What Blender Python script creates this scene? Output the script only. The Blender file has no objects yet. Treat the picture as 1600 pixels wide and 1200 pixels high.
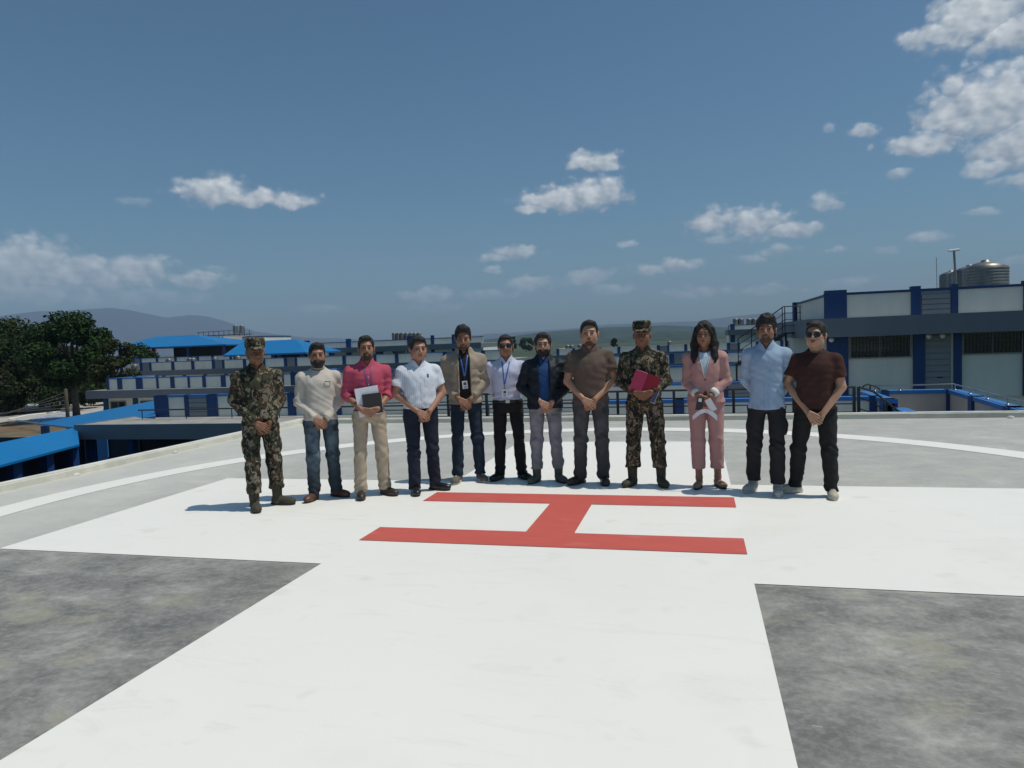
import bpy, math, random
import numpy as np
from mathutils import Vector, Matrix
R_ = math.radians
sc = bpy.context.scene
# ------------------------------------------------------------------ camera
CAM = np.array([1.1782, -6.0497, 1.5679])
CF = np.array([-0.25207823, 0.96583482, -0.06016365])
CR = np.array([0.96745094, 0.25009431, -0.03862025])
CU = np.array([-0.0031863, 0.06794, 0.99768])
CU = np.cross(CR, CF)
FPX = 1105.22
cd = bpy.data.cameras.new("camera")
cam = bpy.data.objects.new("camera", cd)
sc.collection.objects.link(cam)
cd.sensor_width = 36.0
cd.lens = FPX / 1600 * 36
cd.clip_start = 0.05
cd.clip_end = 40000
M = Matrix(((CR[0], CU[0], -CF[0], CAM[0]), (CR[1], CU[1], -CF[1], CAM[1]), (CR[2], CU[2], -CF[2], CAM[2]), (0, 0, 0, 1)))
cam.matrix_world = M
sc.camera = cam
sc.view_settings.view_transform = 'Standard'
sc.view_settings.look = 'None'
sc.view_settings.exposure = -0.14
sc.view_settings.gamma = 1.0
sc.cycles.max_bounces = 6
sc.cycles.volume_bounces = 0
sc.cycles.transparent_max_bounces = 12
# ------------------------------------------------------------------ sun
SUN_EL, SUN_AZ = R_(66.0), R_(90 - 4)      # azimuth clockwise from +Y
sv = Vector((math.sin(SUN_AZ) * math.cos(SUN_EL), math.cos(SUN_AZ) * math.cos(SUN_EL), math.sin(SUN_EL)))
sl = bpy.data.lights.new("sun", 'SUN')
sl.energy = 3.6
sl.angle = R_(0.53)
sl.color = (1.0, 0.94, 0.82)
so = bpy.data.objects.new("sun", sl)
sc.collection.objects.link(so)
so.location = (20, 0, 60)
so.rotation_euler = sv.to_track_quat('Z', 'Y').to_euler()
# ------------------------------------------------------------------ world: physical sky + cumulus clouds by direction
W = bpy.data.worlds.new("World")
sc.world = W
W.use_nodes = True
nt = W.node_tree
nt.nodes.clear()
N = nt.nodes.new
L = nt.links.new
def mth(op, a, b=None, c=None, clamp=False, tree=None):
    t = tree or nt
    n = t.nodes.new('ShaderNodeMath'); n.operation = op; n.use_clamp = clamp
    for i, x in enumerate((a, b, c)):
        if x is None: continue
        if isinstance(x, (int, float)): n.inputs[i].default_value = x
        else: t.links.new(x, n.inputs[i])
    return n.outputs[0]
sky = N('ShaderNodeTexSky')
sky.sky_type = 'NISHITA'
sky.sun_disc = False
sky.sun_elevation = SUN_EL
sky.sun_rotation = SUN_AZ
sky.altitude = 600
sky.air_density = 1.0
sky.dust_density = 2.4
sky.ozone_density = 1.6
tc = N('ShaderNodeTexCoord')
sep = N('ShaderNodeSeparateXYZ'); L(tc.outputs['Generated'], sep.inputs[0])
az = mth('MULTIPLY', mth('ARCTAN2', sep.outputs[0], sep.outputs[1]), 57.29578)
el = mth('MULTIPLY', mth('ARCSINE', sep.outputs[2]), 57.29578)
comb = N('ShaderNodeCombineXYZ'); L(az, comb.inputs[0]); L(el, comb.inputs[1])
# warp
nw = N('ShaderNodeTexNoise'); nw.inputs['Scale'].default_value = 0.55; nw.inputs['Detail'].default_value = 4; nw.inputs['Roughness'].default_value = 0.6
L(comb.outputs[0], nw.inputs['Vector'])
sw = N('ShaderNodeSeparateColor'); L(nw.outputs['Color'], sw.inputs[0])
azw = mth('ADD', az, mth('MULTIPLY', mth('SUBTRACT', sw.outputs[0], 0.5), 1.5))
elw = mth('ADD', el, mth('MULTIPLY', mth('SUBTRACT', sw.outputs[1], 0.5), 0.9))
CL = [(-36.62,11.57,2.89,1.34,0.99,1),(-33.74,11.26,2.73,0.91,0.74,1),(-31.21,11.13,2.25,0.84,0.56,1),(-7.46,13.49,2.21,1.03,0.57,1),(-6.12,13.12,1.1,0.47,0.38,0.8),(-7.45,11.01,3.12,1.53,1.06,1),(-10.49,10.79,3.3,1.25,0.88,1),(-12.56,10.3,1.53,0.58,0.49,0.9),(-13.7,7.18,2.15,0.7,0.7,0.75),(-15.78,6.66,1.44,0.45,0.4,0.65),(-15.71,5.7,0.92,0.4,0.3,0.6),(-5.05,7.3,0.8,0.39,0.35,0.7),(1.33,8.46,2.18,1.23,1.05,1),(4.59,8.09,2.74,1.31,1.04,0.95),(7.05,7.31,2.22,0.92,0.74,0.9),(5.91,6.0,1.71,0.52,0.47,0.5),(4.31,5.46,1.15,0.48,0.38,0.45),(9.6,9.06,1.36,0.89,0.68,0.65),(-1.15,5.39,2.04,0.69,0.59,0.85),(-3.12,5.26,1.88,0.59,0.6,0.7),(12.02,13.75,0.98,0.63,0.51,0.7),(12.34,12.52,0.41,0.3,0.26,0.45),(9.78,14.09,0.38,0.43,0.26,0.3),(18.86,19.37,3.16,1.79,1.55,1),(16.7,18.88,2.21,0.82,0.68,0.9),(21.26,17.86,2.66,1.61,1.09,1),(17.79,13.9,2.25,2.34,2.0,1),(20.26,13.8,2.74,2.5,2.74,1),(15.94,12.21,2.19,0.9,0.66,0.95),(21.28,11.47,2.68,2.31,2.16,1),(19.4,9.97,1.47,0.73,0.57,0.85),(21.29,9.11,1.68,0.56,0.56,0.8),(14.0,10.53,0.87,0.34,0.34,0.55),(17.43,15.35,0.88,1.09,0.79,0.9),(-48.25,6.26,2.66,1.92,1.69,0.72),(-50.37,5.58,2.03,1.64,2.06,0.6),(-45.36,5.76,3.03,1.3,1.31,0.7),(-42.02,5.94,2.34,1.16,0.99,0.75),(-38.51,5.36,2.36,0.69,0.65,0.65),(-48.38,4.36,3.2,0.68,0.68,0.4),(-42.73,4.14,4.8,0.54,0.63,0.3),(-41.82,10.88,0.81,0.35,0.35,0.25),(-12.78,4.47,2.57,0.76,0.71,0.5),(-7.89,4.91,2.13,0.75,0.81,0.6),(-6.41,3.78,2.02,0.6,0.5,0.45),(-21.02,3.84,2.54,0.76,0.71,0.45),(-16.41,3.74,3.08,0.51,0.51,0.3),(-20.04,2.95,3.06,0.41,0.41,0.2),(16.11,6.05,1.29,0.56,0.43,0.55),(10.2,5.74,0.72,0.37,0.32,0.45),(19.05,7.4,1.14,0.37,0.33,0.45),(13.38,5.36,0.88,0.36,0.36,0.35),(0.26,3.18,2.89,0.59,0.49,0.35),(5.42,3.03,2.73,0.48,0.43,0.3),(10.69,3.4,2.11,0.55,0.55,0.35),(20.63,4.11,1.37,0.41,0.42,0.4),(-29.51,3.08,2.88,0.4,0.4,0.25),(-36.72,6.2,0.88,0.37,0.28,0.2),(2.24,7.1,1.88,0.43,0.38,0.4)]
cur = None
hgt = None
amt = None
for (u, v, a, bt, bb, s) in CL:
    if (u > 15 and v > 9) or u < -38: a, bt, bb = a * 1.2, bt * 1.15, bb * 1.2
    du = mth('DIVIDE', mth('SUBTRACT', azw, u), a * 1.12)
    dv = mth('SUBTRACT', elw, v)
    dvn = mth('MAXIMUM', mth('DIVIDE', dv, bt * 1.12), mth('DIVIDE', dv, -bb * 1.05))
    e = mth('SUBTRACT', 1.0, mth('SQRT', mth('ADD', mth('MULTIPLY', du, du), mth('MULTIPLY', dvn, dvn))))
    h = mth('DIVIDE', dv, (bt + bb) * 0.5)
    if cur is None:
        cur, hgt, amt = e, h, mth('ADD', 0.0, s)
    else:
        g = mth('GREATER_THAN', e, cur)
        hgt = mth('ADD', hgt, mth('MULTIPLY', g, mth('SUBTRACT', h, hgt)))
        amt = mth('ADD', amt, mth('MULTIPLY', g, mth('SUBTRACT', s, amt)))
        cur = mth('MAXIMUM', cur, e)
def fbm(scale, rough=0.48, detail=3.4, off=0.0):
    m = N('ShaderNodeMapping'); m.inputs['Location'].default_value = (off, off * 0.7, 0); m.inputs['Scale'].default_value = (1, 1.5, 1)
    L(comb.outputs[0], m.inputs[0])
    n = N('ShaderNodeTexNoise'); n.inputs['Scale'].default_value = scale; n.inputs['Detail'].default_value = detail; n.inputs['Roughness'].default_value = rough
    L(m.outputs[0], n.inputs['Vector'])
    return n.outputs['Fac']
f1 = fbm(0.62, 0.5, 4.5); f2 = fbm(0.62, 0.5, 2.0, off=-0.35); f3 = fbm(0.62, 0.5, 2.0)
vm = N('ShaderNodeMapping'); vm.inputs['Scale'].default_value = (1, 1.35, 1)
vadd_ = N('ShaderNodeVectorMath'); vadd_.operation = 'ADD'
nv = N('ShaderNodeTexNoise'); nv.inputs['Scale'].default_value = 1.6; nv.inputs['Detail'].default_value = 3; L(comb.outputs[0], nv.inputs['Vector'])
vs = N('ShaderNodeVectorMath'); vs.operation = 'SCALE'; vs.inputs['Scale'].default_value = 0.45; L(nv.outputs['Color'], vs.inputs[0])
L(comb.outputs[0], vadd_.inputs[0]); L(vs.outputs[0], vadd_.inputs[1]); L(vadd_.outputs[0], vm.inputs[0])
vo = N('ShaderNodeTexVoronoi'); vo.feature = 'SMOOTH_F1'; vo.inputs['Scale'].default_value = 0.95; vo.inputs['Smoothness'].default_value = 0.7; vo.inputs['Detail'].default_value = 1.5; vo.inputs['Roughness'].default_value = 0.45
L(vm.outputs[0], vo.inputs['Vector'])
puff = mth('SUBTRACT', 0.5, vo.outputs['Distance'])
dens = mth('ADD', mth('ADD', mth('MULTIPLY', cur, 1.3), 0.16), mth('ADD', mth('MULTIPLY', mth('SUBTRACT', f1, 0.5), 1.3), mth('MULTIPLY', puff, 0.7)))
mr = N('ShaderNodeMapRange'); mr.interpolation_type = 'SMOOTHERSTEP'; mr.inputs['From Min'].default_value = -0.1; mr.inputs['From Max'].default_value = 0.88
L(dens, mr.inputs['Value'])
alpha = mth('MULTIPLY', mr.outputs[0], amt, clamp=True)
inside = mth('GREATER_THAN', cur, -0.6)
alpha = mth('MULTIPLY', alpha, inside)
# cloud shading painted in: bright tops, greyer bases
shade = mth('ADD', mth('ADD', mth('MULTIPLY', hgt, 0.42), mth('MULTIPLY', puff, 0.5)), mth('MULTIPLY', mth('SUBTRACT', f2, f3), 1.6))
shade = mth('ADD', shade, 0.52, clamp=True)
cmix = N('ShaderNodeMix'); cmix.data_type = 'RGBA'
cmix.inputs['A'].default_value = (4.6, 5.6, 6.7, 1); cmix.inputs['B'].default_value = (11.8, 12.4, 12.7, 1)
L(shade, cmix.inputs['Factor'])
tint = N('ShaderNodeMix'); tint.data_type = 'RGBA'; tint.blend_type = 'MULTIPLY'; tint.inputs['Factor'].default_value = 1
L(sky.outputs[0], tint.inputs['A']); tint.inputs['B'].default_value = (0.76, 1.12, 1.20, 1)
smix = N('ShaderNodeMix'); smix.data_type = 'RGBA'
L(alpha, smix.inputs['Factor']); L(tint.outputs['Result'], smix.inputs['A']); L(cmix.outputs['Result'], smix.inputs['B'])
bg = N('ShaderNodeBackground'); bg.inputs['Strength'].default_value = 0.07
L(smix.outputs['Result'], bg.inputs[0])
wo = N('ShaderNodeOutputWorld'); L(bg.outputs[0], wo.inputs[0])

# ------------------------------------------------------------------ helpers
COL = sc.collection
def tag(o, label=None, cat=None, group=None, kind=None):
    if label: o['label'] = label
    if cat: o['category'] = cat
    if group: o['group'] = group
    if kind: o['kind'] = kind
    return o
def empty(name, loc=(0, 0, 0), rz=0.0):
    o = bpy.data.objects.new(name, None); COL.objects.link(o)
    o.location = loc; o.rotation_euler = (0, 0, rz); o.empty_display_size = 0.3
    return o
def at(u, v, Y):
    d = CF + (u - 800) / FPX * CR - (v - 600) / FPX * CU
    return CAM + (Y - CAM[1]) / d[1] * d
def atD(u, v, D):
    d = CF + (u - 800) / FPX * CR - (v - 600) / FPX * CU
    return CAM + D * d
def X(u, Y, v=560): return float(at(u, v, Y)[0])
class MB:
    def __init__(s): s.v = []; s.f = []; s.sm = False
    def box(s, x0, x1, y0, y1, z0, z1, fr=None):
        c = [(x, y, z) for z in (z0, z1) for y in (y0, y1) for x in (x0, x1)]
        if fr: c = [fr(*p) for p in c]
        b = len(s.v); s.v += c
        s.f += [tuple(b + i for i in q) for q in ((0, 2, 3, 1), (4, 5, 7, 6), (0, 1, 5, 4), (1, 3, 7, 5), (3, 2, 6, 7), (2, 0, 4, 6))]
        return s
    def poly(s, pts):
        b = len(s.v); s.v += [tuple(map(float, p)) for p in pts]; s.f.append(tuple(range(b, b + len(pts)))); return s
    def slab(s, pts, t):
        """polygon extruded down by t"""
        b = len(s.v); n = len(pts)
        s.v += [tuple(map(float, p)) for p in pts] + [(float(p[0]), float(p[1]), float(p[2]) - t) for p in pts]
        s.f.append(tuple(range(b, b + n))); s.f.append(tuple(reversed(range(b + n, b + 2 * n))))
        for i in range(n):
            j = (i + 1) % n; s.f.append((b + j, b + i, b + n + i, b + n + j))
        return s
    def tube(s, pts, r, n=8, cap=True):
        pts = [Vector(p) for p in pts]
        if not isinstance(r, (list, tuple)): r = [r] * len(pts)
        base = len(s.v); up = Vector((0, 0, 1))
        for i, p in enumerate(pts):
            d = (pts[min(i + 1, len(pts) - 1)] - pts[max(i - 1, 0)]).normalized()
            a = d.cross(up)
            if a.length < 0.05: a = d.cross(Vector((1, 0, 0)))
            a.normalize(); b2 = d.cross(a)
            for k in range(n):
                t = 2 * math.pi * k / n
                s.v.append(tuple(p + a * (r[i] * math.cos(t)) + b2 * (r[i] * math.sin(t))))
        for i in range(len(pts) - 1):
            for k in range(n):
                k2 = (k + 1) % n
                s.f.append((base + i * n + k, base + i * n + k2, base + (i + 1) * n + k2, base + (i + 1) * n + k))
        if cap:
            s.f.append(tuple(base + k for k in reversed(range(n))))
            e = base + (len(pts) - 1) * n; s.f.append(tuple(e + k for k in range(n)))
        return s
    def lathe(s, prof, c=(0, 0, 0), n=20):
        b = len(s.v)
        for (r, z) in prof:
            for k in range(n):
                t = 2 * math.pi * k / n; s.v.append((c[0] + r * math.cos(t), c[1] + r * math.sin(t), c[2] + z))
        for i in range(len(prof) - 1):
            for k in range(n):
                k2 = (k + 1) % n; s.f.append((b + i * n + k, b + i * n + k2, b + (i + 1) * n + k2, b + (i + 1) * n + k))
        s.f.append(tuple(b + k for k in reversed(range(n)))); e = b + (len(prof) - 1) * n; s.f.append(tuple(e + k for k in range(n)))
        return s
    def build(s, name, mat=None, parent=None, smooth=False, bevel=0.0):
        me = bpy.data.meshes.new(name); me.from_pydata(s.v, [], s.f); me.update()
        if smooth: me.polygons.foreach_set('use_smooth', [True] * len(me.polygons))
        o = bpy.data.objects.new(name, me); COL.objects.link(o)
        if mat: me.materials.append(mat)
        if parent:
            o.parent = parent
            o.matrix_parent_inverse = Matrix.Translation(-Vector(parent.location)) if parent.rotation_euler.z == 0 else parent.matrix_basis.inverted()
        if bevel:
            m = o.modifiers.new('bevel', 'BEVEL'); m.width = bevel; m.segments = 2; m.limit_method = 'ANGLE'
        return o
# ------------------------------------------------------------------ materials
def newmat(name, color=(0.5, 0.5, 0.5), rough=0.7, metal=0.0, spec=0.5):
    m = bpy.data.materials.new(name); m.use_nodes = True
    p = m.node_tree.nodes['Principled BSDF']
    p.inputs['Base Color'].default_value = (*color, 1); p.inputs['Roughness'].default_value = rough
    p.inputs['Metallic'].default_value = metal; p.inputs['Specular IOR Level'].default_value = spec
    return m, m.node_tree, p
def noisy(name, c0, c1, scale=3.0, rough=0.75, detail=5, bump=0.0, bscale=None, coord='Object', lo=0.35, hi=0.65, c2=None, scale2=0.4, amt2=0.5, stretch=(1, 1, 1), metal=0.0, spec=0.4, rr=None):
    m, t, p = newmat(name, c0, rough, metal, spec)
    n = t.nodes
    co = n.new('ShaderNodeTexCoord'); mp = n.new('ShaderNodeMapping'); mp.inputs['Scale'].default_value = stretch
    t.links.new(co.outputs[coord], mp.inputs[0])
    a = n.new('ShaderNodeTexNoise'); a.inputs['Scale'].default_value = scale; a.inputs['Detail'].default_value = detail; a.inputs['Roughness'].default_value = 0.6
    t.links.new(mp.outputs[0], a.inputs['Vector'])
    r = n.new('ShaderNodeMapRange'); r.inputs['From Min'].default_value = lo; r.inputs['From Max'].default_value = hi
    t.links.new(a.outputs['Fac'], r.inputs['Value'])
    mx = n.new('ShaderNodeMix'); mx.data_type = 'RGBA'; mx.inputs['A'].default_value = (*c0, 1); mx.inputs['B'].default_value = (*c1, 1)
    t.links.new(r.outputs[0], mx.inputs['Factor']); out = mx.outputs['Result']
    if c2:
        b = n.new('ShaderNodeTexNoise'); b.inputs['Scale'].default_value = scale2; b.inputs['Detail'].default_value = 6; b.inputs['Roughness'].default_value = 0.6
        t.links.new(mp.outputs[0], b.inputs['Vector'])
        r2 = n.new('ShaderNodeMapRange'); r2.inputs['From Min'].default_value = 0.48; r2.inputs['From Max'].default_value = 0.68; r2.inputs['To Max'].default_value = amt2
        t.links.new(b.outputs['Fac'], r2.inputs['Value'])
        mx2 = n.new('ShaderNodeMix'); mx2.data_type = 'RGBA'; t.links.new(r2.outputs[0], mx2.inputs['Factor']); t.links.new(out, mx2.inputs['A']); mx2.inputs['B'].default_value = (*c2, 1)
        out = mx2.outputs['Result']
    t.links.new(out, p.inputs['Base Color'])
    if rr:
        r3 = n.new('ShaderNodeMapRange'); r3.inputs['To Min'].default_value = rr[0]; r3.inputs['To Max'].default_value = rr[1]
        t.links.new(r.outputs[0], r3.inputs['Value']); t.links.new(r3.outputs[0], p.inputs['Roughness'])
    if bump:
        b = n.new('ShaderNodeTexNoise'); b.inputs['Scale'].default_value = bscale or scale * 6; b.inputs['Detail'].default_value = 4
        t.links.new(mp.outputs[0], b.inputs['Vector'])
        bp = n.new('ShaderNodeBump'); bp.inputs['Strength'].default_value = bump; bp.inputs['Distance'].default_value = 0.02
        t.links.new(b.outputs['Fac'], bp.inputs['Height']); t.links.new(bp.outputs[0], p.inputs['Normal'])
    return m
def painted(name, c, var=0.12, scale=1.2, rough=0.65, stain=None):
    c1 = tuple(x * (1 - var) for x in c)
    return noisy(name, c, c1, scale=scale, rough=rough, c2=stain or tuple(x * 0.72 for x in c), scale2=1.6, amt2=0.30, bump=0.06, bscale=40, stretch=(1, 1, .22))
MT = {}
MT['wall'] = painted('cream_wall_paint', (0.76, 0.76, 0.69), var=.07)
MT['grille'] = newmat('window_grille_paint', (0.05, 0.05, 0.052), 0.5)[0]
MT['white'] = painted('white_wall_paint', (0.74, 0.75, 0.74))
MT['beige'] = painted('beige_wall_paint', (0.52, 0.47, 0.42))
MT['shade'] = painted('undercroft_shade_dark_blue', (0.008, 0.016, 0.045), var=.3)  # near-black blue: the deep shade under the roofs put into the wall colour
MT['blue'] = painted('blue_paint', (0.012, 0.052, 0.18), rough=0.5)
MT['bluetop'] = painted('light_blue_coping_paint', (0.045, 0.19, 0.50), rough=0.5)
MT['fascia'] = painted('grey_fascia_paint', (0.155, 0.175, 0.21), var=0.06)
MT['deck'] = noisy('roof_screed', (0.36, 0.35, 0.33), (0.25, 0.25, 0.24), scale=1.4, c2=(0.17, 0.165, 0.16), scale2=0.3, amt2=0.6, bump=0.1, bscale=20)
MT['steel'] = noisy('galvanised_steel', (0.55, 0.56, 0.55), (0.38, 0.40, 0.40), scale=2, rough=0.32, metal=0.9)
MT['tank'] = noisy('stainless_tank', (0.27, 0.27, 0.26), (0.16, 0.16, 0.155), scale=2.5, rough=0.45, metal=0.7, stretch=(1, 1, 0.4))
MT['black'] = newmat('black_metal_paint', (0.018, 0.02, 0.024), 0.45)[0]
MT['glass'] = newmat('dark_window_glass', (0.012, 0.016, 0.02), 0.08, 0.0, 0.9)[0]
MT['frame'] = newmat('window_frame_grey', (0.22, 0.23, 0.24), 0.5)[0]
MT['dark'] = newmat('shaded_interior_dark', (0.025, 0.027, 0.03), 0.8)[0]
MT['red'] = newmat('red_enamel', (0.35, 0.03, 0.02), 0.4)[0]
MT['lamp'] = newmat('opal_lamp_glass', (0.75, 0.75, 0.72), 0.3)[0]
def louvre_mat():
    m, t, p = newmat('grey_louvre_paint', (0.22, 0.24, 0.27), 0.6)
    return m
MT['louvre'] = louvre_mat()
def sheet_mat():
    m, t, p = newmat('blue_roof_sheet', (0.0, 0.20, 0.55), 0.38)
    n = t.nodes; co = n.new('ShaderNodeTexCoord'); a = n.new('ShaderNodeTexNoise'); a.inputs['Scale'].default_value = 0.35; a.inputs['Detail'].default_value = 4
    t.links.new(co.outputs['Object'], a.inputs['Vector'])
    mx = n.new('ShaderNodeMix'); mx.data_type = 'RGBA'; mx.inputs['A'].default_value = (0.004, 0.135, 0.37, 1); mx.inputs['B'].default_value = (0.008, 0.185, 0.46, 1)
    t.links.new(a.outputs['Fac'], mx.inputs['Factor']); t.links.new(mx.outputs['Result'], p.inputs['Base Color'])
    w = n.new('ShaderNodeTexWave'); w.inputs['Scale'].default_value = 1.6; w.bands_direction = 'X'; t.links.new(co.outputs['Object'], w.inputs['Vector'])
    bp = n.new('ShaderNodeBump'); bp.inputs['Strength'].default_value = 0.35; bp.inputs['Distance'].default_value = 0.05
    t.links.new(w.outputs['Fac'], bp.inputs['Height']); t.links.new(bp.outputs[0], p.inputs['Normal'])
    return m
MT['sheet'] = sheet_mat()
# ================================================================== SETTING
GZ = -5.0
# ---- ground to the horizon
m, t, p = newmat('ground_earth', (0.2, 0.17, 0.1), 0.95)
n = t.nodes; co = n.new('ShaderNodeTexCoord')
a = n.new('ShaderNodeTexNoise'); a.inputs['Scale'].default_value = 0.02; a.inputs['Detail'].default_value = 10; t.links.new(co.outputs['Object'], a.inputs['Vector'])
b = n.new('ShaderNodeTexNoise'); b.inputs['Scale'].default_value = 0.35; b.inputs['Detail'].default_value = 8; t.links.new(co.outputs['Object'], b.inputs['Vector'])
cr = n.new('ShaderNodeValToRGB'); e = cr.color_ramp.elements
e[0].position = 0.40; e[0].color = (0.020, 0.042, 0.020, 1); e[1].position = 0.74; e[1].color = (0.20, 0.155, 0.085, 1)
x = cr.color_ramp.elements.new(0.6); x.color = (0.05, 0.065, 0.032, 1)
mx = n.new('ShaderNodeMix'); mx.inputs['Factor'].default_value = 0.5; t.links.new(a.outputs['Fac'], mx.inputs['A']); t.links.new(b.outputs['Fac'], mx.inputs['B'])
t.links.new(mx.outputs['Result'], cr.inputs[0]); t.links.new(cr.outputs[0], p.inputs['Base Color'])
g = MB(); g.poly([(-9000, -500, GZ), (9000, -500, GZ), (9000, 9500, GZ), (-9000, 9500, GZ)])
tag(g.build('ground', m), kind='structure')
# dry grass bank, road and paved yard at the left
def gpt(u, v, z=GZ):
    d = CF + (u - 800) / FPX * CR - (v - 600) / FPX * CU
    return CAM + (z - CAM[2]) / d[2] * d
drygrass = noisy('dry_grass_earth', (0.20, 0.15, 0.10), (0.085, 0.085, 0.045), scale=0.9, c2=(0.22, 0.10, 0.05), scale2=0.5, amt2=0.9, bump=0.8, bscale=3)
road = noisy('pale_road', (0.42, 0.38, 0.33), (0.32, 0.29, 0.26), scale=0.8, bump=0.1)
paving = noisy('paving_blocks', (0.48, 0.46, 0.43), (0.36, 0.35, 0.34), scale=1.3)
def sheet(name, pts, mat, dz):
    q = MB(); q.poly([(float(p_[0]), float(p_[1]), GZ + dz) for p_ in pts]); o = q.build(name, mat); tag(o, kind='structure'); return o
sheet('yard', [gpt(-260, 640), gpt(0, 634), gpt(210, 624), gpt(330, 640), gpt(330, 740), gpt(-260, 760)], paving, 0.01)
sheet('dry_grass', [gpt(-200, 676), gpt(-8, 662), gpt(14, 658), gpt(118, 668), gpt(120, 690), gpt(20, 690), gpt(-60, 700), gpt(-200, 720)], drygrass, 0.02)
sheet('road', [gpt(-260, 646), gpt(0, 641), gpt(118, 634), gpt(118, 641), gpt(14, 652), gpt(-260, 664)], road, 0.03)
# painted kerbed planting bed with pale blue and white chippings
bedm = noisy('bed_chippings', (0.42, 0.48, 0.58), (0.16, 0.20, 0.30), scale=2.2, lo=0.45, hi=0.55)
tag(sheet('planting_bed', [gpt(44, 656.5), gpt(62, 650.5), gpt(118, 645), gpt(135, 650), gpt(100, 664), gpt(60, 662)], bedm, 0.05), kind='structure')
kb = MB()
P_ = [gpt(14, 656), gpt(44, 649.5), gpt(118, 641.5)]
kb.tube([(q[0], q[1], GZ + 0.06) for q in P_], 0.12, 6)
P_ = [gpt(14, 656.5), gpt(60, 663), gpt(120, 669)]
kb.tube([(q[0], q[1], GZ + 0.06) for q in P_], 0.12, 6)
tag(kb.build('kerb', MT['white']), kind='structure')

# ---- hills and far mountains (real ridges, kilometres away)
def ridge(name, prof, dist, mat, thick, base=-8.0, seed=1, amp=6.0):
    rng = random.Random(seed)
    azs = [q[0] for q in prof]; els = [q[1] for q in prof]
    nA = 260; nR = 16
    V = []; F = []
    ph = [rng.uniform(0, 6.28) for _ in range(12)]
    for i in range(nA + 1):
        A = azs[0] + (azs[-1] - azs[0]) * i / nA
        E = float(np.interp(A, azs, els))
        top = CAM[2] + dist * math.tan(R_(E)) - base
        for j in range(nR + 1):
            s = j / nR - 0.5                      # -.5 near .. .5 far
            d = dist + s * thick
            k = max(0.0, 1 - (abs(s) * 2) ** 1.5)
            w = sum(math.sin(A * (0.9 + 0.8 * q) + s * (5 + 3 * q) + ph[q]) / (1 + q * 0.6) for q in range(10))
            zz = base + top * k + w * amp * (0.25 + (1 - k)) * (0.0 if j in (0, nR) else 1.0) * (0.25 if abs(s) < 0.05 else 1)
            V.append((CAM[0] + d * math.sin(R_(A)), CAM[1] + d * math.cos(R_(A)), zz))
    for i in range(nA):
        for j in range(nR):
            q = i * (nR + 1) + j; F.append((q, q + nR + 1, q + nR + 2, q + 1))
    me = bpy.data.meshes.new(name); me.from_pydata(V, [], F); me.update()
    me.polygons.foreach_set('use_smooth', [True] * len(me.polygons)); me.materials.append(mat)
    o = bpy.data.objects.new(name, me); COL.objects.link(o); tag(o, kind='structure'); return o
hm = noisy('forested_hill', (0.011, 0.032, 0.032), (0.022, 0.050, 0.044), scale=0.02, detail=12, rough=0.95, c2=(0.06, 0.08, 0.05), scale2=0.004, amt2=0.35)
mm = noisy('far_mountain', (0.010, 0.030, 0.055), (0.018, 0.038, 0.06), scale=0.002, detail=12, rough=0.95)
ridge('hill', [(-32, -0.3), (-26, 0.0), (-24.73, 0.22), (-19, 0.12), (-17.59, 0.2), (-15.52, 0.30), (-13.44, 0.52), (-11.37, 0.66), (-9.31, 0.74), (-6.75, 0.84), (-4.23, 0.79), (-2.24, 0.81), (-0.29, 0.60), (2.11, 0.45), (5.37, 0.3), (12, 0.4), (24, 0.5)], 2300, hm, 1300, seed=3, amp=2.6)
ridge('hill', [(-16, -0.7), (-13, -0.45), (-10.37, -0.2), (-6.78, -0.1), (-5.26, 0.1), (-2.75, 0.32), (0.67, 0.2), (3, 0.0), (12, -0.1), (24, 0.1)], 1250, hm, 900, seed=9, amp=1.6)
ridge('mountain', [(-30, 0.3), (-17.57, 0.60), (-9.3, 0.85), (-6.74, 1.05), (-4.22, 1.04), (0.21, 1.02), (2.6, 1.24), (5.39, 1.4), (12, 1.3), (26, 1.2)], 8200, mm, 2000, seed=5, amp=12)
ridge('mountain', [(-62, 2.0), (-56, 2.6), (-50.21, 2.94), (-48.1, 3.25), (-46.27, 3.28), (-43.97, 3.42), (-42.79, 3.28), (-41.5, 2.95), (-40.37, 2.7), (-39.6, 2.78), (-38.66, 2.85), (-37.6, 2.7), (-36.73, 2.43), (-35.5, 1.95), (-34.3, 1.5), (-30.59, 0.88), (-24, 0.5), (-18, 0.2)], 9200, mm, 1800, seed=12, amp=22)

# ---- helipad on the roof
PX0, PX1, PY0, PY1 = -7.02, 15.0, -9.0, 7.34      # kerb outer faces
pad = empty('helipad', (0, 0, 0))
tag(pad, 'flat concrete rooftop helipad with white cross, red letter and white ring', 'helipad')
m, t, p = newmat('polished_concrete', (0.3, 0.3, 0.3), 0.5)
n = t.nodes; co = n.new('ShaderNodeTexCoord')
def tn(scale, detail=8, rough=0.62, st=(1, 1, 1), rot=0.0, dist=0.0):
    mp = n.new('ShaderNodeMapping'); mp.inputs['Scale'].default_value = st; mp.inputs['Rotation'].default_value = (0, 0, rot); t.links.new(co.outputs['Object'], mp.inputs[0])
    q = n.new('ShaderNodeTexNoise'); q.inputs['Scale'].default_value = scale; q.inputs['Detail'].default_value = detail; q.inputs['Roughness'].default_value = rough; q.inputs['Distortion'].default_value = dist
    t.links.new(mp.outputs[0], q.inputs['Vector']); return q.outputs['Fac']
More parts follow.
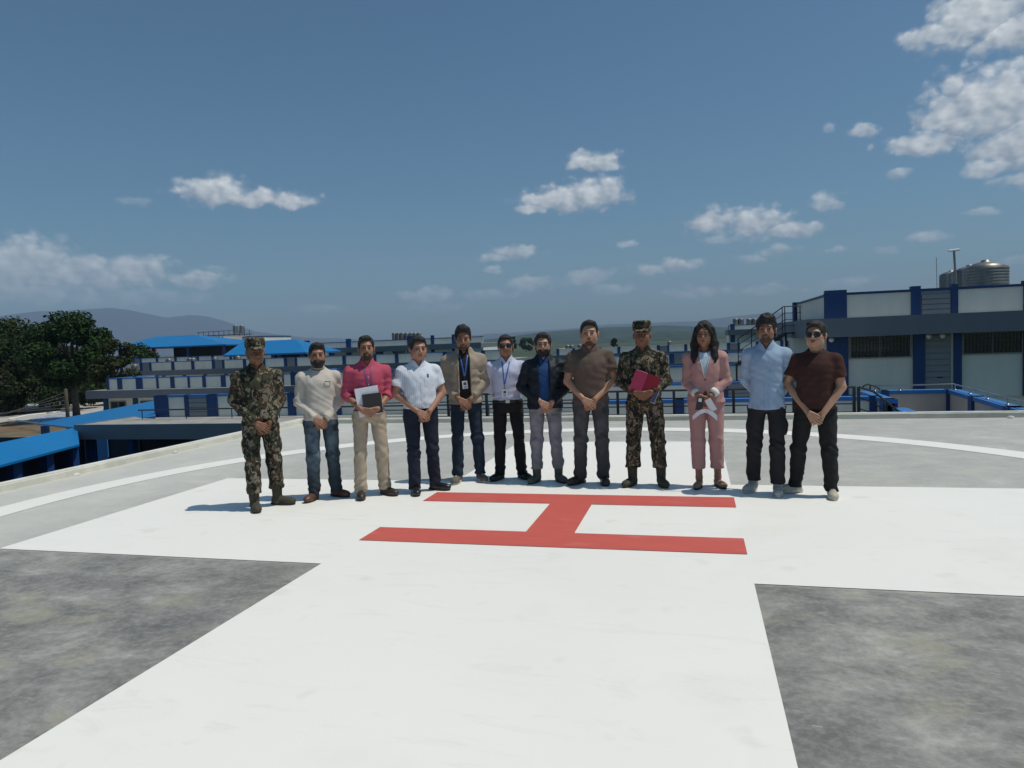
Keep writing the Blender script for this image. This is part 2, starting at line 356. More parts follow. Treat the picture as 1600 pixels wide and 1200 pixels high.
def ramp(fac, stops):
    q = n.new('ShaderNodeValToRGB'); el_ = q.color_ramp.elements
    el_[0].position, el_[0].color = stops[0][0], (*stops[0][1], 1); el_[1].position, el_[1].color = stops[-1][0], (*stops[-1][1], 1)
    for pos, c in stops[1:-1]:
        z = el_.new(pos); z.color = (*c, 1)
    t.links.new(fac, q.inputs[0]); return q.outputs[0]
def mixc(fac, A, B, bt='MIX'):
    q = n.new('ShaderNodeMix'); q.data_type = 'RGBA'; q.blend_type = bt
    for s_, v_ in (('Factor', fac), ('A', A), ('B', B)):
        if isinstance(v_, (int, float)): q.inputs[s_].default_value = v_
        elif isinstance(v_, tuple): q.inputs[s_].default_value = (*v_, 1)
        else: t.links.new(v_, q.inputs[s_])
    return q.outputs['Result']
base = ramp(tn(1.9, 14, 0.76, (1, 1.3, 1), 0.35, 0.3), [(0.34, (0.12, 0.118, 0.111)), (0.46, (0.185, 0.183, 0.172)), (0.56, (0.265, 0.262, 0.245)), (0.68, (0.43, 0.42, 0.39))])
base = mixc(ramp(tn(2.1, 9, 0.66, rot=0.2), [(0.54, (0, 0, 0)), (0.64, (0.45, 0.45, 0.45))]), base, (0.36, 0.34, 0.245))
base = mixc(ramp(tn(0.9, 7, 0.6, (1, 1, 1), 1.0), [(0.52, (0, 0, 0)), (0.66, (0.65, 0.65, 0.65))]), base, (0.115, 0.115, 0.112))
base = mixc(ramp(tn(5.0, 14, 0.8, (1, 2.6, 1), -0.4, 0.3), [(0.58, (0, 0, 0)), (0.72, (0.75, 0.75, 0.75))]), base, (0.47, 0.47, 0.45))
# far slab paler: partly its own tone, partly grazing sky glare in the colour
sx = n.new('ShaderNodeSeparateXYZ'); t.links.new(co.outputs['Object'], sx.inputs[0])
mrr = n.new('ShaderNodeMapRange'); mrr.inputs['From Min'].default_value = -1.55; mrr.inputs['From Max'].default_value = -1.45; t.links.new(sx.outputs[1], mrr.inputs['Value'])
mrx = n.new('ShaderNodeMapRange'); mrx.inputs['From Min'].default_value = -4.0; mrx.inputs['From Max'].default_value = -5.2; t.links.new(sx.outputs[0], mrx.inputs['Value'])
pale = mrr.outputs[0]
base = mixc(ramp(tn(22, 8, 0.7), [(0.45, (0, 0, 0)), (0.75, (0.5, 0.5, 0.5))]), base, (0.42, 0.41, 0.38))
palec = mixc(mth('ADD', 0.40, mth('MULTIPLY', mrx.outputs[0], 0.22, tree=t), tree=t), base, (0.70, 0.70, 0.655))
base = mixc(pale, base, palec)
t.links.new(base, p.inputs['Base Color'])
rr_ = n.new('ShaderNodeMapRange'); rr_.inputs['To Min'].default_value = 0.42; rr_.inputs['To Max'].default_value = 0.7; t.links.new(tn(1.1, 6), rr_.inputs['Value']); t.links.new(rr_.outputs[0], p.inputs['Roughness'])
bp = n.new('ShaderNodeBump'); bp.inputs['Strength'].default_value = 0.12; bp.inputs['Distance'].default_value = 0.01; t.links.new(tn(30, 5), bp.inputs['Height']); t.links.new(bp.outputs[0], p.inputs['Normal'])
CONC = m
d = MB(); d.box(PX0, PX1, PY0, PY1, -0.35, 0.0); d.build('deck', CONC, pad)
kc = noisy('kerb_concrete', (0.68, 0.66, 0.57), (0.54, 0.53, 0.46), scale=2.5, c2=(0.25, 0.27, 0.24), scale2=0.8, amt2=0.5, bump=0.1)
kt = noisy('kerb_top_white', (0.72, 0.72, 0.68), (0.55, 0.55, 0.5), scale=3)
k = MB(); KH = 0.085
k.box(PX0 - 0.02, PX0 + 0.13, PY0, PY1 + 0.02, -0.36, KH); k.box(PX0 + 0.13, PX1, PY1 - 0.13, PY1 + 0.02, -0.36, KH)
k.build('kerb', kc, pad, bevel=0.008)
k = MB(); k.box(PX0 - 0.025, PX0 + 0.10, PY0, PY1 + 0.025, KH + 0.001, KH + 0.012); k.box(PX0 + 0.10, PX1, PY1 - 0.08, PY1 + 0.025, KH + 0.001, KH + 0.012)
k.build('kerb_capping', kt, pad)
w = MB(); w.box(PX0 + 0.05, PX1, PY0, PY1 - 0.05, GZ, -0.36); w.build('wall', MT['beige'], pad)
# paint
m, t, p = newmat('white_road_paint', (0.78, 0.78, 0.76), 0.55); n = t.nodes; co = n.new('ShaderNodeTexCoord')
base = ramp(tn(0.9, 8, 0.6), [(0.3, (0.80, 0.79, 0.755)), (0.55, (0.81, 0.80, 0.765)), (0.75, (0.755, 0.745, 0.70))])
base = mixc(ramp(tn(3.2, 4, 0.45), [(0.66, (0, 0, 0)), (0.74, (0.28, 0.28, 0.28))]), base, (0.55, 0.52, 0.44))
base = mixc(ramp(tn(14, 6, 0.6), [(0.68, (0, 0, 0)), (0.78, (0.25, 0.25, 0.25))]), base, (0.45, 0.44, 0.42))
base = mixc(ramp(tn(1.6, 9, 0.7, (1, 4, 1), 0.5, 1.5), [(0.56, (0, 0, 0)), (0.72, (0.24, 0.24, 0.24))]), base, (0.5, 0.49, 0.46))
base = mixc(ramp(tn(0.35, 4, 0.5), [(0.45, (0, 0, 0)), (0.7, (0.16, 0.16, 0.16))]), base, (0.62, 0.62, 0.60))
t.links.new(base, p.inputs['Base Color'])
bp = n.new('ShaderNodeBump'); bp.inputs['Strength'].default_value = 0.1; bp.inputs['Distance'].default_value = 0.006; t.links.new(tn(45, 5), bp.inputs['Height']); t.links.new(bp.outputs[0], p.inputs['Normal'])
WP = m
m, t, p = newmat('red_road_paint', (0.5, 0.06, 0.04), 0.6); n = t.nodes; co = n.new('ShaderNodeTexCoord')
base = ramp(tn(1.6, 8, 0.6, (1, 3, 1)), [(0.3, (0.57, 0.11, 0.085)), (0.55, (0.52, 0.095, 0.075)), (0.75, (0.62, 0.15, 0.115))])
t.links.new(base, p.inputs['Base Color']); RP = m
q = MB(); A_ = 4.5; B_ = 1.5
q.poly([(-B_, -A_, .004), (B_, -A_, .004), (B_, -B_, .004), (A_ + 3.5, -B_, .004), (A_ + 3.5, B_, .004), (B_, B_, .004), (B_, A_ + .05, .004), (-B_, A_ + .05, .004), (-B_, B_, .004), (-A_, B_, .004), (-A_, -B_, .004), (-B_, -B_, .004)])
q.v = [(x_, y_ if y_ > -4 else -8.0, z_) for x_, y_, z_ in q.v]
q.build('white_cross', WP, pad)
q = MB(); h_, w_, s_ = 1.5, 0.9, 0.4
q.poly([(-h_, -w_, .008), (h_, -w_, .008), (h_, -w_ + s_, .008), (s_ / 2, -w_ + s_, .008), (s_ / 2, w_ - s_, .008), (h_, w_ - s_, .008), (h_, w_, .008), (-h_, w_, .008), (-h_, w_ - s_, .008), (-s_ / 2, w_ - s_, .008), (-s_ / 2, -w_ + s_, .008), (-h_, -w_ + s_, .008)])
q.build('red_letter_h', RP, pad)
q = MB(); nseg = 160
for i in range(nseg):
    a0, a1 = [2 * math.pi * j / nseg for j in (i, i + 1)]
    r0, r1 = 5.68, 6.10
    cy = 0.12
    q.poly([(r0 * math.cos(a0), cy + r0 * math.sin(a0), .0035), (r1 * math.cos(a0), cy + r1 * math.sin(a0), .0035), (r1 * math.cos(a1), cy + r1 * math.sin(a1), .0035), (r0 * math.cos(a1), cy + r0 * math.sin(a1), .0035)])
q.build('ring_line', WP, pad)
# small spilled mortar lumps by the kerb
for (u, v) in [(1571, 651), (118, 743), (273, 708)]:
    g_ = gpt(u, v, 0.0)
    q = MB(); rng = random.Random(u); q.lathe([(0.045, 0), (0.05, 0.012), (0.03, 0.03), (0.008, 0.036)], (min(float(g_[0]), 9), min(float(g_[1]), PY1 - 0.2), 0.001), 9)
    q.v = [(x_ + rng.uniform(-.01, .01), y_ + rng.uniform(-.01, .01), z_) for x_, y_, z_ in q.v]
    q.build('mortar_lump', kc, pad)

# ---- generic hospital wing pieces -------------------------------------------
def run(parent, p0, p1, z0, h, bays, t=0.14, cop=0.10, pil_h=0.0, wall='wall', coping='blue', pil='blue', name='parapet', plain=False):
    """parapet / wall from p0 to p1; bays = list of (start_m, end_m, kind) measured along it; kind p pilaster, l louvre, w plain"""
    p0 = Vector((p0[0], p0[1])); p1 = Vector((p1[0], p1[1])); dr = (p1 - p0); Ln = dr.length; dr.normalize(); nr = Vector((dr.y, -dr.x))
    fr = lambda x, y, z: (p0.x + dr.x * x + nr.x * y, p0.y + dr.y * x + nr.y * y, z)
    MB().box(0, Ln, -t, 0, z0, z0 + h - cop, fr).build(name, MT[wall], parent)
    if cop: 
        c = MB().box(-0.03, Ln + 0.03, -t - 0.05, 0.05, z0 + h - cop, z0 + h, fr).build('coping', MT[coping], parent)
    for a_, b_, kd in bays:
        if kd == 'p': MB().box(a_, b_, -t - 0.07, 0.07, z0 + 0.003, z0 + h + pil_h, fr).build('pilaster', MT[pil], parent)
        elif kd == 'l':
            q = MB()
            q.box(a_, b_, 0.0, 0.012, z0 + 0.002, z0 + h - cop - 0.002, fr)
            zz = z0 + 0.05
            while zz + 0.16 < z0 + h - cop:
                q.box(a_ + 0.02, b_ - 0.02, 0.012, 0.05, zz, zz + 0.17, fr); zz += 0.21
            q.build('louvre_panel', MT['louvre'], parent)
def bays_auto(L, step=3.2, pw=0.45, seed=0, louv=True):
    rng = random.Random(seed); x_ = 0.0; out = [(0, pw, 'p')]; k_ = 0
    while x_ + step < L:
        x_ += step * rng.uniform(0.8, 1.15)
        if x_ + pw > L: break
        out.append((x_, x_ + pw, 'p'))
        if louv and k_ % 3 == 1: 
            out.append((x_ + pw, min(L, x_ + pw + 1.1), 'l'))
            if x_ + pw + 1.1 + 0.3 < L: out.append((x_ + pw + 1.1, x_ + pw + 1.4, 'p')); x_ += 1.4
        k_ += 1
    if L - out[-1][1] > pw: out.append((L - pw, L, 'p'))
    return out
def window(parent, x0, x1, y, z0, z1, mull=1, bars=True, deep=0.0):
    w_ = MB().box(x0, x1, y - 0.02, y + 0.02, z0, z1).build('window', MT['glass'], parent)
    f_ = MB()
    for i in range(mull + 2):
        xx = x0 + (x1 - x0) * i / (mull + 1); f_.box(xx - 0.03, xx + 0.03, y - 0.06, y - 0.021, z0, z1)
    f_.box(x0 - 0.03, x1 + 0.03, y - 0.062, y - 0.0215, z1, z1 + 0.05); f_.box(x0 - 0.03, x1 + 0.03, y - 0.062, y - 0.0215, z0 - 0.05, z0)
    fo = f_.build('window_frame', MT['frame'], w_)
    fo.parent = w_
    if bars:
        g_ = MB(); xx = x0 + 0.12
        while xx < x1: g_.box(xx - 0.006, xx + 0.006, y - 0.085, y - 0.07, z0, z1); xx += 0.13
        zz = z0 + 0.12
        while zz < z1: g_.box(x0, x1, y - 0.0855, y - 0.0705, zz - 0.006, zz + 0.006); zz += 0.15
        g_.build('window_grille', MT['grille'], w_)
    return w_
def tank(u_, loc, r, h, label, group, leg=0.0, mat='tank'):
    o = empty('water_tank', loc); tag(o, label, 'water tank', group)
    prof = [(r * 0.98, leg)]
    nz = 9
    for i in range(nz):
        z_ = leg + h * i / nz
        prof += [(r, z_ + 0.02), (r, z_ + h / nz * 0.72), (r * 0.965, z_ + h / nz * 0.86)]
    prof += [(r * 0.97, leg + h), (r * 0.55, leg + h + r * 0.22), (r * 0.2, leg + h + r * 0.3), (r * 0.2, leg + h + r * 0.38), (0.01, leg + h + r * 0.40)]
    MB().lathe(prof, loc, 24).build('tank_body', MT[mat], o, smooth=True)
    if leg:
        q = MB()
        for k_ in range(4):
            a_ = math.pi / 4 + k_ * math.pi / 2
            q.tube([(loc[0] + r * .85 * math.cos(a_), loc[1] + r * .85 * math.sin(a_), loc[2]), (loc[0] + r * .85 * math.cos(a_), loc[1] + r * .85 * math.sin(a_), loc[2] + leg)], 0.04, 6)
        q.build('tank_stand', MT['black'], o)
    return o
def wing(label, x0, x1, yf, zd, depth, gz, fascia=0.65, over=1.2, par_h=1.04, par_off=0.9, bays=None, wins=True, seed=0, par_x0=None, par_x1=None, wall='wall', back=True, left_ret=True, cat='building', group='blue and white hospital wings', coping='bluetop', undercroft=False):
    o = empty('hospital_wing', ((x0 + x1) / 2, yf + depth / 2, gz)); tag(o, label, cat, group)
    MB().box(x0, x1, yf, yf + depth, zd - 0.12, zd).build('roof', MT['deck'], o)
    f_ = MB(); f_.box(x0, x1, yf - 0.10, yf, zd - fascia, zd + 0.03); f_.box(x0 - 0.1, x0, yf - 0.10, yf + depth, zd - fascia, zd + 0.03); f_.box(x1, x1 + 0.1, yf - 0.10, yf + depth, zd - fascia, zd + 0.03)
    f_.box(x0, x1, yf, yf + over, zd - fascia, zd - 0.125)
    f_.build('fascia', MT['fascia'], o)
    px0 = x0 + 0.6 if par_x0 is None else par_x0; px1 = x1 - 0.6 if par_x1 is None else par_x1
    py = yf + par_off
    run(o, (px0, py), (px1, py), zd + 0.002, par_h, bays if bays is not None else bays_auto(px1 - px0, seed=seed), coping=coping)
    if left_ret: run(o, (px0 + 0.14, py + 6), (px0 + 0.14, py + 0.25), zd + 0.002, par_h, bays_auto(5.7, seed=seed + 5, louv=False), coping=coping)
    # storey wall beneath
    yw = yf + over
    MB().box(x0 + 0.5, x1 - 0.5, yw, yf + depth - 0.3, gz, zd - 0.13).build('wall', MT['wall' if not undercroft else 'blue'], o)
    xx = x0 + 0.5; rng = random.Random(seed + 3); i = 0
    while xx < x1 - 1:
        wdt = 0.45
        MB().box(xx, xx + wdt, yw - 0.14, yw - 0.002, gz, zd - fascia - 0.002).build('pilaster', MT['blue'], o)
        if wins and xx + 2.6 < x1 - 0.5 and i % 3 != 2:
            window(o, xx + 0.75, xx + 2.35, yw - 0.03, zd - 2.1, zd - 1.1, 1, bars=False)
        xx += 3.2; i += 1
    return o
# ---- wing B: the grey canopy slab just beyond the pad, with its own parapet behind
YB = 19.2; ZD = -1.39
xb0 = X(121, YB, 664)
yp = 22.2
bx = lambda u: X(u, yp, 640)
p0 = bx(243)
bl = [(0, bx(264) - p0, 'p'), (bx(290) - p0, bx(296) - p0, 'p'), (bx(296) - p0, bx(325) - p0, 'l'), (bx(325) - p0, bx(341) - p0, 'p'), (bx(372) - p0, bx(380) - p0, 'p'), (bx(380) - p0, bx(400) - p0, 'l'), (bx(400) - p0, bx(414) - p0, 'p'), (bx(451) - p0, bx(463) - p0, 'p'), (bx(520) - p0, bx(534) - p0, 'p'), (bx(640) - p0, bx(652) - p0, 'p')]
wb = wing('low wing with grey canopy slab and blue pilastered parapet just beyond the helipad', xb0, X(905, YB, 650), YB, ZD, 8.0, GZ, fascia=0.62, over=2.6, par_off=3.0, bays=bl, par_x0=p0, par_x1=X(905, yp, 640), seed=2, left_ret=False, undercroft=True, wins=False)
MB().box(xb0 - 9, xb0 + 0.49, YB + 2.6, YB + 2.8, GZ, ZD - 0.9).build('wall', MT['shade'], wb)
MB().box(xb0 + 0.5, X(700, YB, 650), YB + 2.55, YB + 2.595, GZ, ZD - .7).build('shade_wall_facing', MT['shade'], wb)  # dark facing over the blue wall, coloured as the shade below the slab
# undercroft door panels painted light blue
for (ua, ub, za, zb) in [(154, 171, -3.55, -2.35)]:
    yy = YB + 2.6
    MB().box(X(ua, yy, 700), X(ub, yy, 700), yy - 0.12, yy - 0.056, za, zb).build('door', MT['bluetop'], wb)
MB().box(X(155, YB + 2.5, 715), X(171, YB + 2.5, 715), YB + 2.42, YB + 2.535, -4.4, -3.6).build('notice_board', MT['white'], wb)
for u in (136, 200, 300, 370):
    xx = X(u, YB + 0.3, 720); MB().box(xx, xx + 0.3, YB + 0.3, YB + 0.6, GZ, ZD - 0.62).build('column', MT['blue'], wb)
# thin service pipe in front of the parapet of wing B
pp = MB(); pa = at(216, 641, 21.3); pb = at(372, 638, 21.3)
pp.tube([pa, pb, (pb[0] + 9, pb[1], pb[2]), (pb[0] + 16, pb[1], pb[2])], 0.035, 6)
for i in range(9):
    xx = pa[0] + 0.2 + i * 2.4; pp.tube([(xx, pa[1], ZD + 0.01), (xx, pa[1], pa[2])], 0.02, 6)
tag(pp.build('service_pipe', MT['black']), 'long thin dark pipe on short props before the nearest parapet', 'pipe')
# ---- wing C
YC = 45.0
xc = lambda u, v=600: X(u, YC + 1.2, v)
q0 = xc(167)
cb = [(0, .25, 'p'), (xc(184) - q0, xc(191) - q0, 'p'), (xc(213) - q0, xc(223) - q0, 'p'), (xc(245) - q0, xc(248) - q0, 'p'), (xc(267) - q0, xc(273) - q0, 'p'), (xc(294) - q0, xc(297) - q0, 'p'), (xc(317) - q0, xc(322) - q0, 'p'), (xc(346) - q0, xc(353) - q0, 'p'), (xc(372) - q0, xc(378) - q0, 'p'), (xc(440) - q0, xc(444) - q0, 'p'), (xc(456) - q0, xc(463) - q0, 'p')]
x_ = xc(490) - q0
while x_ < 40: cb.append((x_, x_ + .5, 'p')); x_ += 3.1
wing('low wing behind the pale tree with grey fascia and evenly spaced blue pilasters', X(136, YC, 612), X(860, YC, 600), YC, ZD, 9, GZ, fascia=0.68, over=1.3, par_off=1.2, bays=cb, par_x0=q0, par_x1=X(850, YC + 1.2, 600), seed=8)
wing('third low wing back on the left carrying small steel tanks', X(145, 72, 585), X(800, 72, 575), 72, -0.5, 10, GZ, seed=11, par_h=1.15, left_ret=False)
wing('fourth low wing back standing in front of the blue hipped pavilion roof', X(150, 92, 571), X(520, 92, 570), 92, 0.15, 10, GZ, seed=14, par_h=1.0, left_ret=False)
wing('white walled low wing behind the men in cream and pink shirts', X(430, 34, 600), X(905, 34, 600), 34, -0.75, 7, GZ, seed=21, par_h=0.85, wall='white', left_ret=True, fascia=0.5)
# middle rows seen between the heads and shoulders on the right half
wing('far low wing with pale coping, directly below the green hill', X(862, 104, 552), X(1240, 104, 540), 104, -0.95, 12, GZ, seed=31, par_h=1.05, fascia=0.6, coping='wall')
wing('middle wing with a dark canopy behind the brown shirt and camouflage jacket', X(930, 62, 575), X(1262, 62, 560), 62, -1.15, 8, GZ, seed=34, par_h=0.95, left_ret=False)
wing('near blue walled wing behind the standing woman', X(985, 36, 585), X(1255, 36, 580), 36, -1.15, 6, GZ, seed=37, par_h=0.9, left_ret=False)
wing('small terrace wing with blue coping beyond the black railing', X(880, 24, 600), X(1262, 24, 590), 24, -1.2, 5, GZ, seed=39, par_h=0.72, left_ret=False, fascia=0.4)
# small tanks on the left wings
for i, (u, v, D, lab) in enumerate([(211, 576, 84, 'leftmost'), (264, 566, 98, 'second from left'), (297, 565, 98, 'third from left, one of a close pair'), (302, 565, 98, 'fourth from left, one of a close pair'), (336, 564, 98, 'fifth from left'), (372, 562, 98, 'rightmost')]):
    P_ = atD(u, v, D); tank(0, (float(P_[0]), float(P_[1]), float(P_[2]) - .55), 0.42, 0.95, lab + ' small steel tank on the far left parapets', 'small steel tanks on the left wings')
# ---- long two storey wing F with roof tanks
def upper_wing(label, x0, x1, y, ztop, fas_top, fas_bot, zb, pils, wins, depth=10, par_x0=None, over=1.0, louv=(), lpils=None, pil_h=0.12, wallmat='wall'):
    o = empty('hospital_wing', ((x0 + x1) / 2, y + depth / 2, GZ)); tag(o, label, 'building', 'blue and white hospital wings')
    px0 = x0 if par_x0 is None else par_x0
    yw = y + over
    MB().box(x0, x1, y, y + depth, fas_top - 0.12, fas_top).build('roof', MT['deck'], o)
    f_ = MB(); f_.box(x0, x1, y - 0.1, y, fas_bot, fas_top + 0.03); f_.box(x0 - 0.1, x0, y - 0.1, y + depth, fas_bot, fas_top + 0.03); f_.box(x0, x1, y, yw, fas_bot, fas_top - 0.122)
    f_.build('fascia', MT['fascia'], o)
    L_ = x1 - px0
    run(o, (px0, yw), (x1, yw), fas_top + 0.002, ztop - fas_top, [(a_ - px0, b_ - px0, 'p') for a_, b_ in pils] + [(a_ - px0, b_ - px0, 'l') for a_, b_ in louv], coping='blue', pil_h=pil_h)
    run(o, (px0 + 0.14, yw + depth - 1), (px0 + 0.14, yw + 0.25), fas_top + 0.002, ztop - fas_top, [(0, .5, 'p')], coping='blue')
    MB().box(px0 - 0.2, x1, yw, y + depth, zb, fas_bot - 0.002).build('wall', MT[wallmat], o)
    MB().box(px0 - 0.1, x1, yw + 0.1, y + depth - 0.1, GZ, zb - 0.01).build('lower_wall', MT[wallmat], o)
    for a_, b_ in (lpils if lpils is not None else pils):
        MB().box(a_, b_, yw - 0.12, yw - 0.003, zb, fas_bot - 0.002).build('pilaster', MT['blue'], o)
    for a_, b_ in louv:
        q = MB(); q.box(a_, b_, yw - 0.02, yw - 0.002, zb, fas_bot - 0.004); zz = zb + 0.08
        while zz + .2 < fas_bot: q.box(a_ + .02, b_ - .02, yw - 0.055, yw - 0.021, zz, zz + 0.2); zz += 0.25
        q.build('louvre_panel', MT['louvre'], o)
    for w_ in wins: window(o, w_[0], w_[1], yw - 0.03, w_[2], w_[3], *(w_[4:] or (1, False)))
    return o
YF = 95.0
xf = lambda u, v=550: X(u, YF + 1, v)
zf = lambda v, u, y=YF + 1: float(at(u, v, y)[2])
wf = upper_wing('long two storey wing with tall blue pillars and seven roof tanks', X(464, YF, 545), X(752, YF, 540), YF, zf(534, 541), zf(543.5, 541, YF), zf(551, 541, YF), -1.2,
    [(xf(476), xf(484)), (xf(541.5), xf(549)), (xf(637), xf(646)), (xf(674), xf(679)), (xf(707), xf(714))],
    [(xf(516), xf(523), zf(568, 520), zf(552, 520), 0, False), (xf(588), xf(599), zf(554.5, 593), zf(550, 593), 1, False), (xf(614), xf(633), zf(553.5, 623), zf(549.5, 623), 1, False), (xf(680), xf(698), zf(559, 690), zf(555, 690), 1, False), (xf(556), xf(566), zf(567, 560), zf(555, 560), 0, False)],
    par_x0=xf(476), pil_h=0.45)
for i, u in enumerate((616, 622.5, 629, 636, 643, 649, 655)):
    P_ = at(u, 529, YF + 4); tank(0, (float(P_[0]), float(P_[1]), zf(530, u, YF + 4) - .1), 0.36, 1.05, ['leftmost', 'second', 'third', 'fourth', 'fifth', 'sixth', 'rightmost'][i] + ' steel tank in the row on the long two storey wing', 'steel tanks on the long wing')
# ---- right building
YR = 25.4; YW = YR + 1.1
xr = lambda u, v=560: X(u, YW, v)
zt = float(at(1380, 454.5, YW)[2]); ft = float(at(1400, 494.5, YR)[2]); fb = float(at(1400, 523.5, YR)[2])
wr = upper_wing('large two storey wing on the right with barred windows and a deep grey canopy', X(1262, YR, 515), X(1720, YR, 515), YR, zt, ft, fb, ZD,
    [(xr(1288, 470), xr(1322, 470)), (xr(1422, 470), xr(1437, 470)), (xr(1484, 470), xr(1495, 470)), (xr(1597, 470), xr(1608, 470)), (xr(1660, 470), xr(1672, 470))],
    [(xr(1327), xr(1421), float(at(1373, 557.5, YW)[2]), fb - 0.03, 1, True), (xr(1502), xr(1594), float(at(1550, 551, YW)[2]), fb - 0.03, 1, True), (xr(1612), xr(1690), float(at(1650, 550, YW)[2]), fb - 0.03, 1, True)],
    depth=11, par_x0=xr(1288, 470), louv=[(xr(1438, 470), xr(1484, 470))],
    lpils=[(xr(1291), xr(1324)), (xr(1425), xr(1443)), (xr(1488), xr(1500)), (xr(1596), xr(1610))])
q = MB(); q.box(xr(1463, 588), xr(1472, 588), YW - 0.12, YW - 0.06, float(at(1467, 592.5, YW)[2]), float(at(1467, 583.5, YW)[2])); q.build('fire_alarm_box', MT['red'], wr)
for (u, v) in [(1451, 523), (1473, 522), (1299, 530)]:
    P_ = at(u, v, YW - 0.35); q = MB(); q.lathe([(0.03, 0.09), (0.1, 0.07), (0.11, 0.0), (0.08, -0.07), (0.02, -0.1)][::-1], (float(P_[0]), float(P_[1]), fb - 0.115), 14); q.build('ceiling_lamp', MT['lamp'], wr, smooth=True)
# things stored inside / reflected behind the first barred window: a pale sign strip
q = MB(); q.box(xr(1399, 552), xr(1414, 552), YW - 0.062, YW - 0.055, float(at(1406, 553.5, YW)[2]), float(at(1406, 550.5, YW)[2])); q.build('window_notice', MT['white'], wr)
for i, (u, r_, h_, yoff) in enumerate([(1486, 0.62, 1.75, 15.5), (1503, 0.72, 1.8, 12.2), (1515, 0.80, 1.9, 9.0), (1540, 0.86, 1.15, 2.6)]):
    yy = YW + yoff
    vtop = [424, 421, 416, 409][i]
    P_ = at(u, vtop, yy); tank(0, (float(P_[0]), float(yy), float(P_[2]) - h_ - r_ * .3), r_, h_, ['farthest and leftmost', 'second from the left', 'third from the left', 'nearest and rightmost'][i] + ' of the big steel tanks on the right roof', 'big steel tanks on the right roof')
# steel tank platform
q = MB(); q.box(X(1470, YW + 1.6, 440), X(1640, YW + 1.6, 440), YW + 1.4, YW + 17, zt - 0.35, zt - 0.15); o = q.build('tank_platform', MT['steel']); tag(o, 'flat steel platform carrying the big tanks on the right roof', 'platform')
# lamp post leaning by the tanks
P0 = at(1496, 447, YW + 0.8); P1 = at(1490.5, 392, YW + 0.8)
o = empty('floodlight_mast', tuple(P0)); tag(o, 'slightly leaning mast with a small flat T head beside the roof tanks', 'mast')
MB().tube([P0 - np.array([0, 0, 0.8]), P1], 0.045, 8).build('pole', MT['frame'], o)
a_ = at(1482.5, 392, YW + 0.8); b_ = at(1499, 390, YW + 0.8); MB().tube([a_, b_], 0.05, 8).build('crossarm', MT['white'], o)
P0 = at(1464.5, 446, YW + 1); P1 = at(1463, 402, YW + 1); o = MB().tube([P0 - np.array([0, 0, 0.8]), P1], 0.012, 5).build('lightning_rod', MT['frame']); tag(o, 'thin upright lightning rod on the right roof edge', 'rod')
# return side of the upper storey running back on the left (pillar at its far end)
pxs = xr(1288, 470)
q = MB(); q.box(pxs - 0.05, pxs + 0.45, YW + 9.4, YW + 9.9, ft, zt + 0.05); q.build('pilaster', MT['blue'], wr)
# ---- black steel roof stair left of the right building
o = empty('roof_stair', (6, 30, ft)); tag(o, 'black steel stair and railing climbing to the right hand roof', 'stair')
q = MB(); ys = YR + 3.2
T = lambda u, v: at(u, v, ys)
q.tube([T(1252, 478), T(1224, 479), T(1195, 500), T(1153, 529)], 0.028, 6)
for k_ in (0.3, 0.6, 0.88):
    dz = np.array([0, 0, -k_])
    q.tube([T(1252, 478) + dz, T(1226, 479) + dz, T(1195, 500) + dz, T(1153, 529) + dz], 0.016, 6)
for (u, v) in [(1250, 478), (1226, 479), (1222, 480), (1195, 500), (1174, 514.5), (1153, 529)]:
    a_ = T(u, v); q.tube([a_, a_ + np.array([0, 0, -1.15])], 0.024, 6)
q.build('railing', MT['black'], o)
q = MB(); a_ = T(1228, 479); b_ = T(1150, 531); nst = 12
for i in range(nst):
    c_ = a_ + (b_ - a_) * (i + .5) / nst; q.box(c_[0] - .14, c_[0] + .14, c_[1], c_[1] + 1.0, c_[2] - 1.22, c_[2] - 1.18)
q.build('treads', MT['black'], o)
q = MB(); q.tube([a_ + np.array([0, 0, -1.2]), b_ + np.array([0, 0, -1.2])], 0.06, 6); q.tube([a_ + np.array([0, 1, -1.2]), b_ + np.array([0, 1, -1.2])], 0.06, 6)
q.box(a_[0], a_[0] + 1.3, ys, ys + 1.0, a_[2] - 1.25, a_[2] - 1.18)
c_ = b_; q.tube([c_ + np.array([0, 0, -1.1]), (c_[0], c_[1], GZ)], 0.05, 6); q.tube([a_ + np.array([0, .2, -1.2]), (a_[0], a_[1] + .2, ZD)], 0.05, 6)
q.build('stringer', MT['black'], o)
# ---- far wing G with three tanks, seen past the stair
YG = 105.0; xg = lambda u, v=515: X(u, YG + 1, v)
upper_wing('distant two storey wing with tanks seen behind the man in the pale blue shirt', X(1138, YG, 515), X(1262, YG, 515), YG, float(at(1160, 507, YG)[2]), float(at(1160, 515, YG)[2]), float(at(1160, 523, YG)[2]), -1.2,
    [(xg(1141), xg(1148)), (xg(1204), xg(1212)), (xg(1250), xg(1256))], [(xg(1214), xg(1222), 0, 1.2, 0, False)], par_x0=xg(1141), pil_h=0.15)
for i, u in enumerate((1149.5, 1158, 1170.5, 1179)):
    P_ = at(u, 507, YG + 3); tank(0, (float(P_[0]), float(P_[1]), float(P_[2])), 0.42, 0.8, ['leftmost', 'second', 'third', 'rightmost'][i] + ' tank on the distant wing left of the black stair', 'tanks on the distant wing')
for i, (u, v) in enumerate([(887, 542), (894, 542), (906, 541), (1046, 536)]):
    P_ = at(u, v, 107); tank(0, (float(P_[0]), float(P_[1]), float(P_[2]) - .5), 0.38, 0.7, ['leftmost low tank beside the brown shirted man', 'second low tank beside the brown shirted man', 'low tank touching the brown shirted man', 'single white topped tank beside the camouflage shoulder'][i] + ' on the far middle wing', 'tanks on the far middle wing')
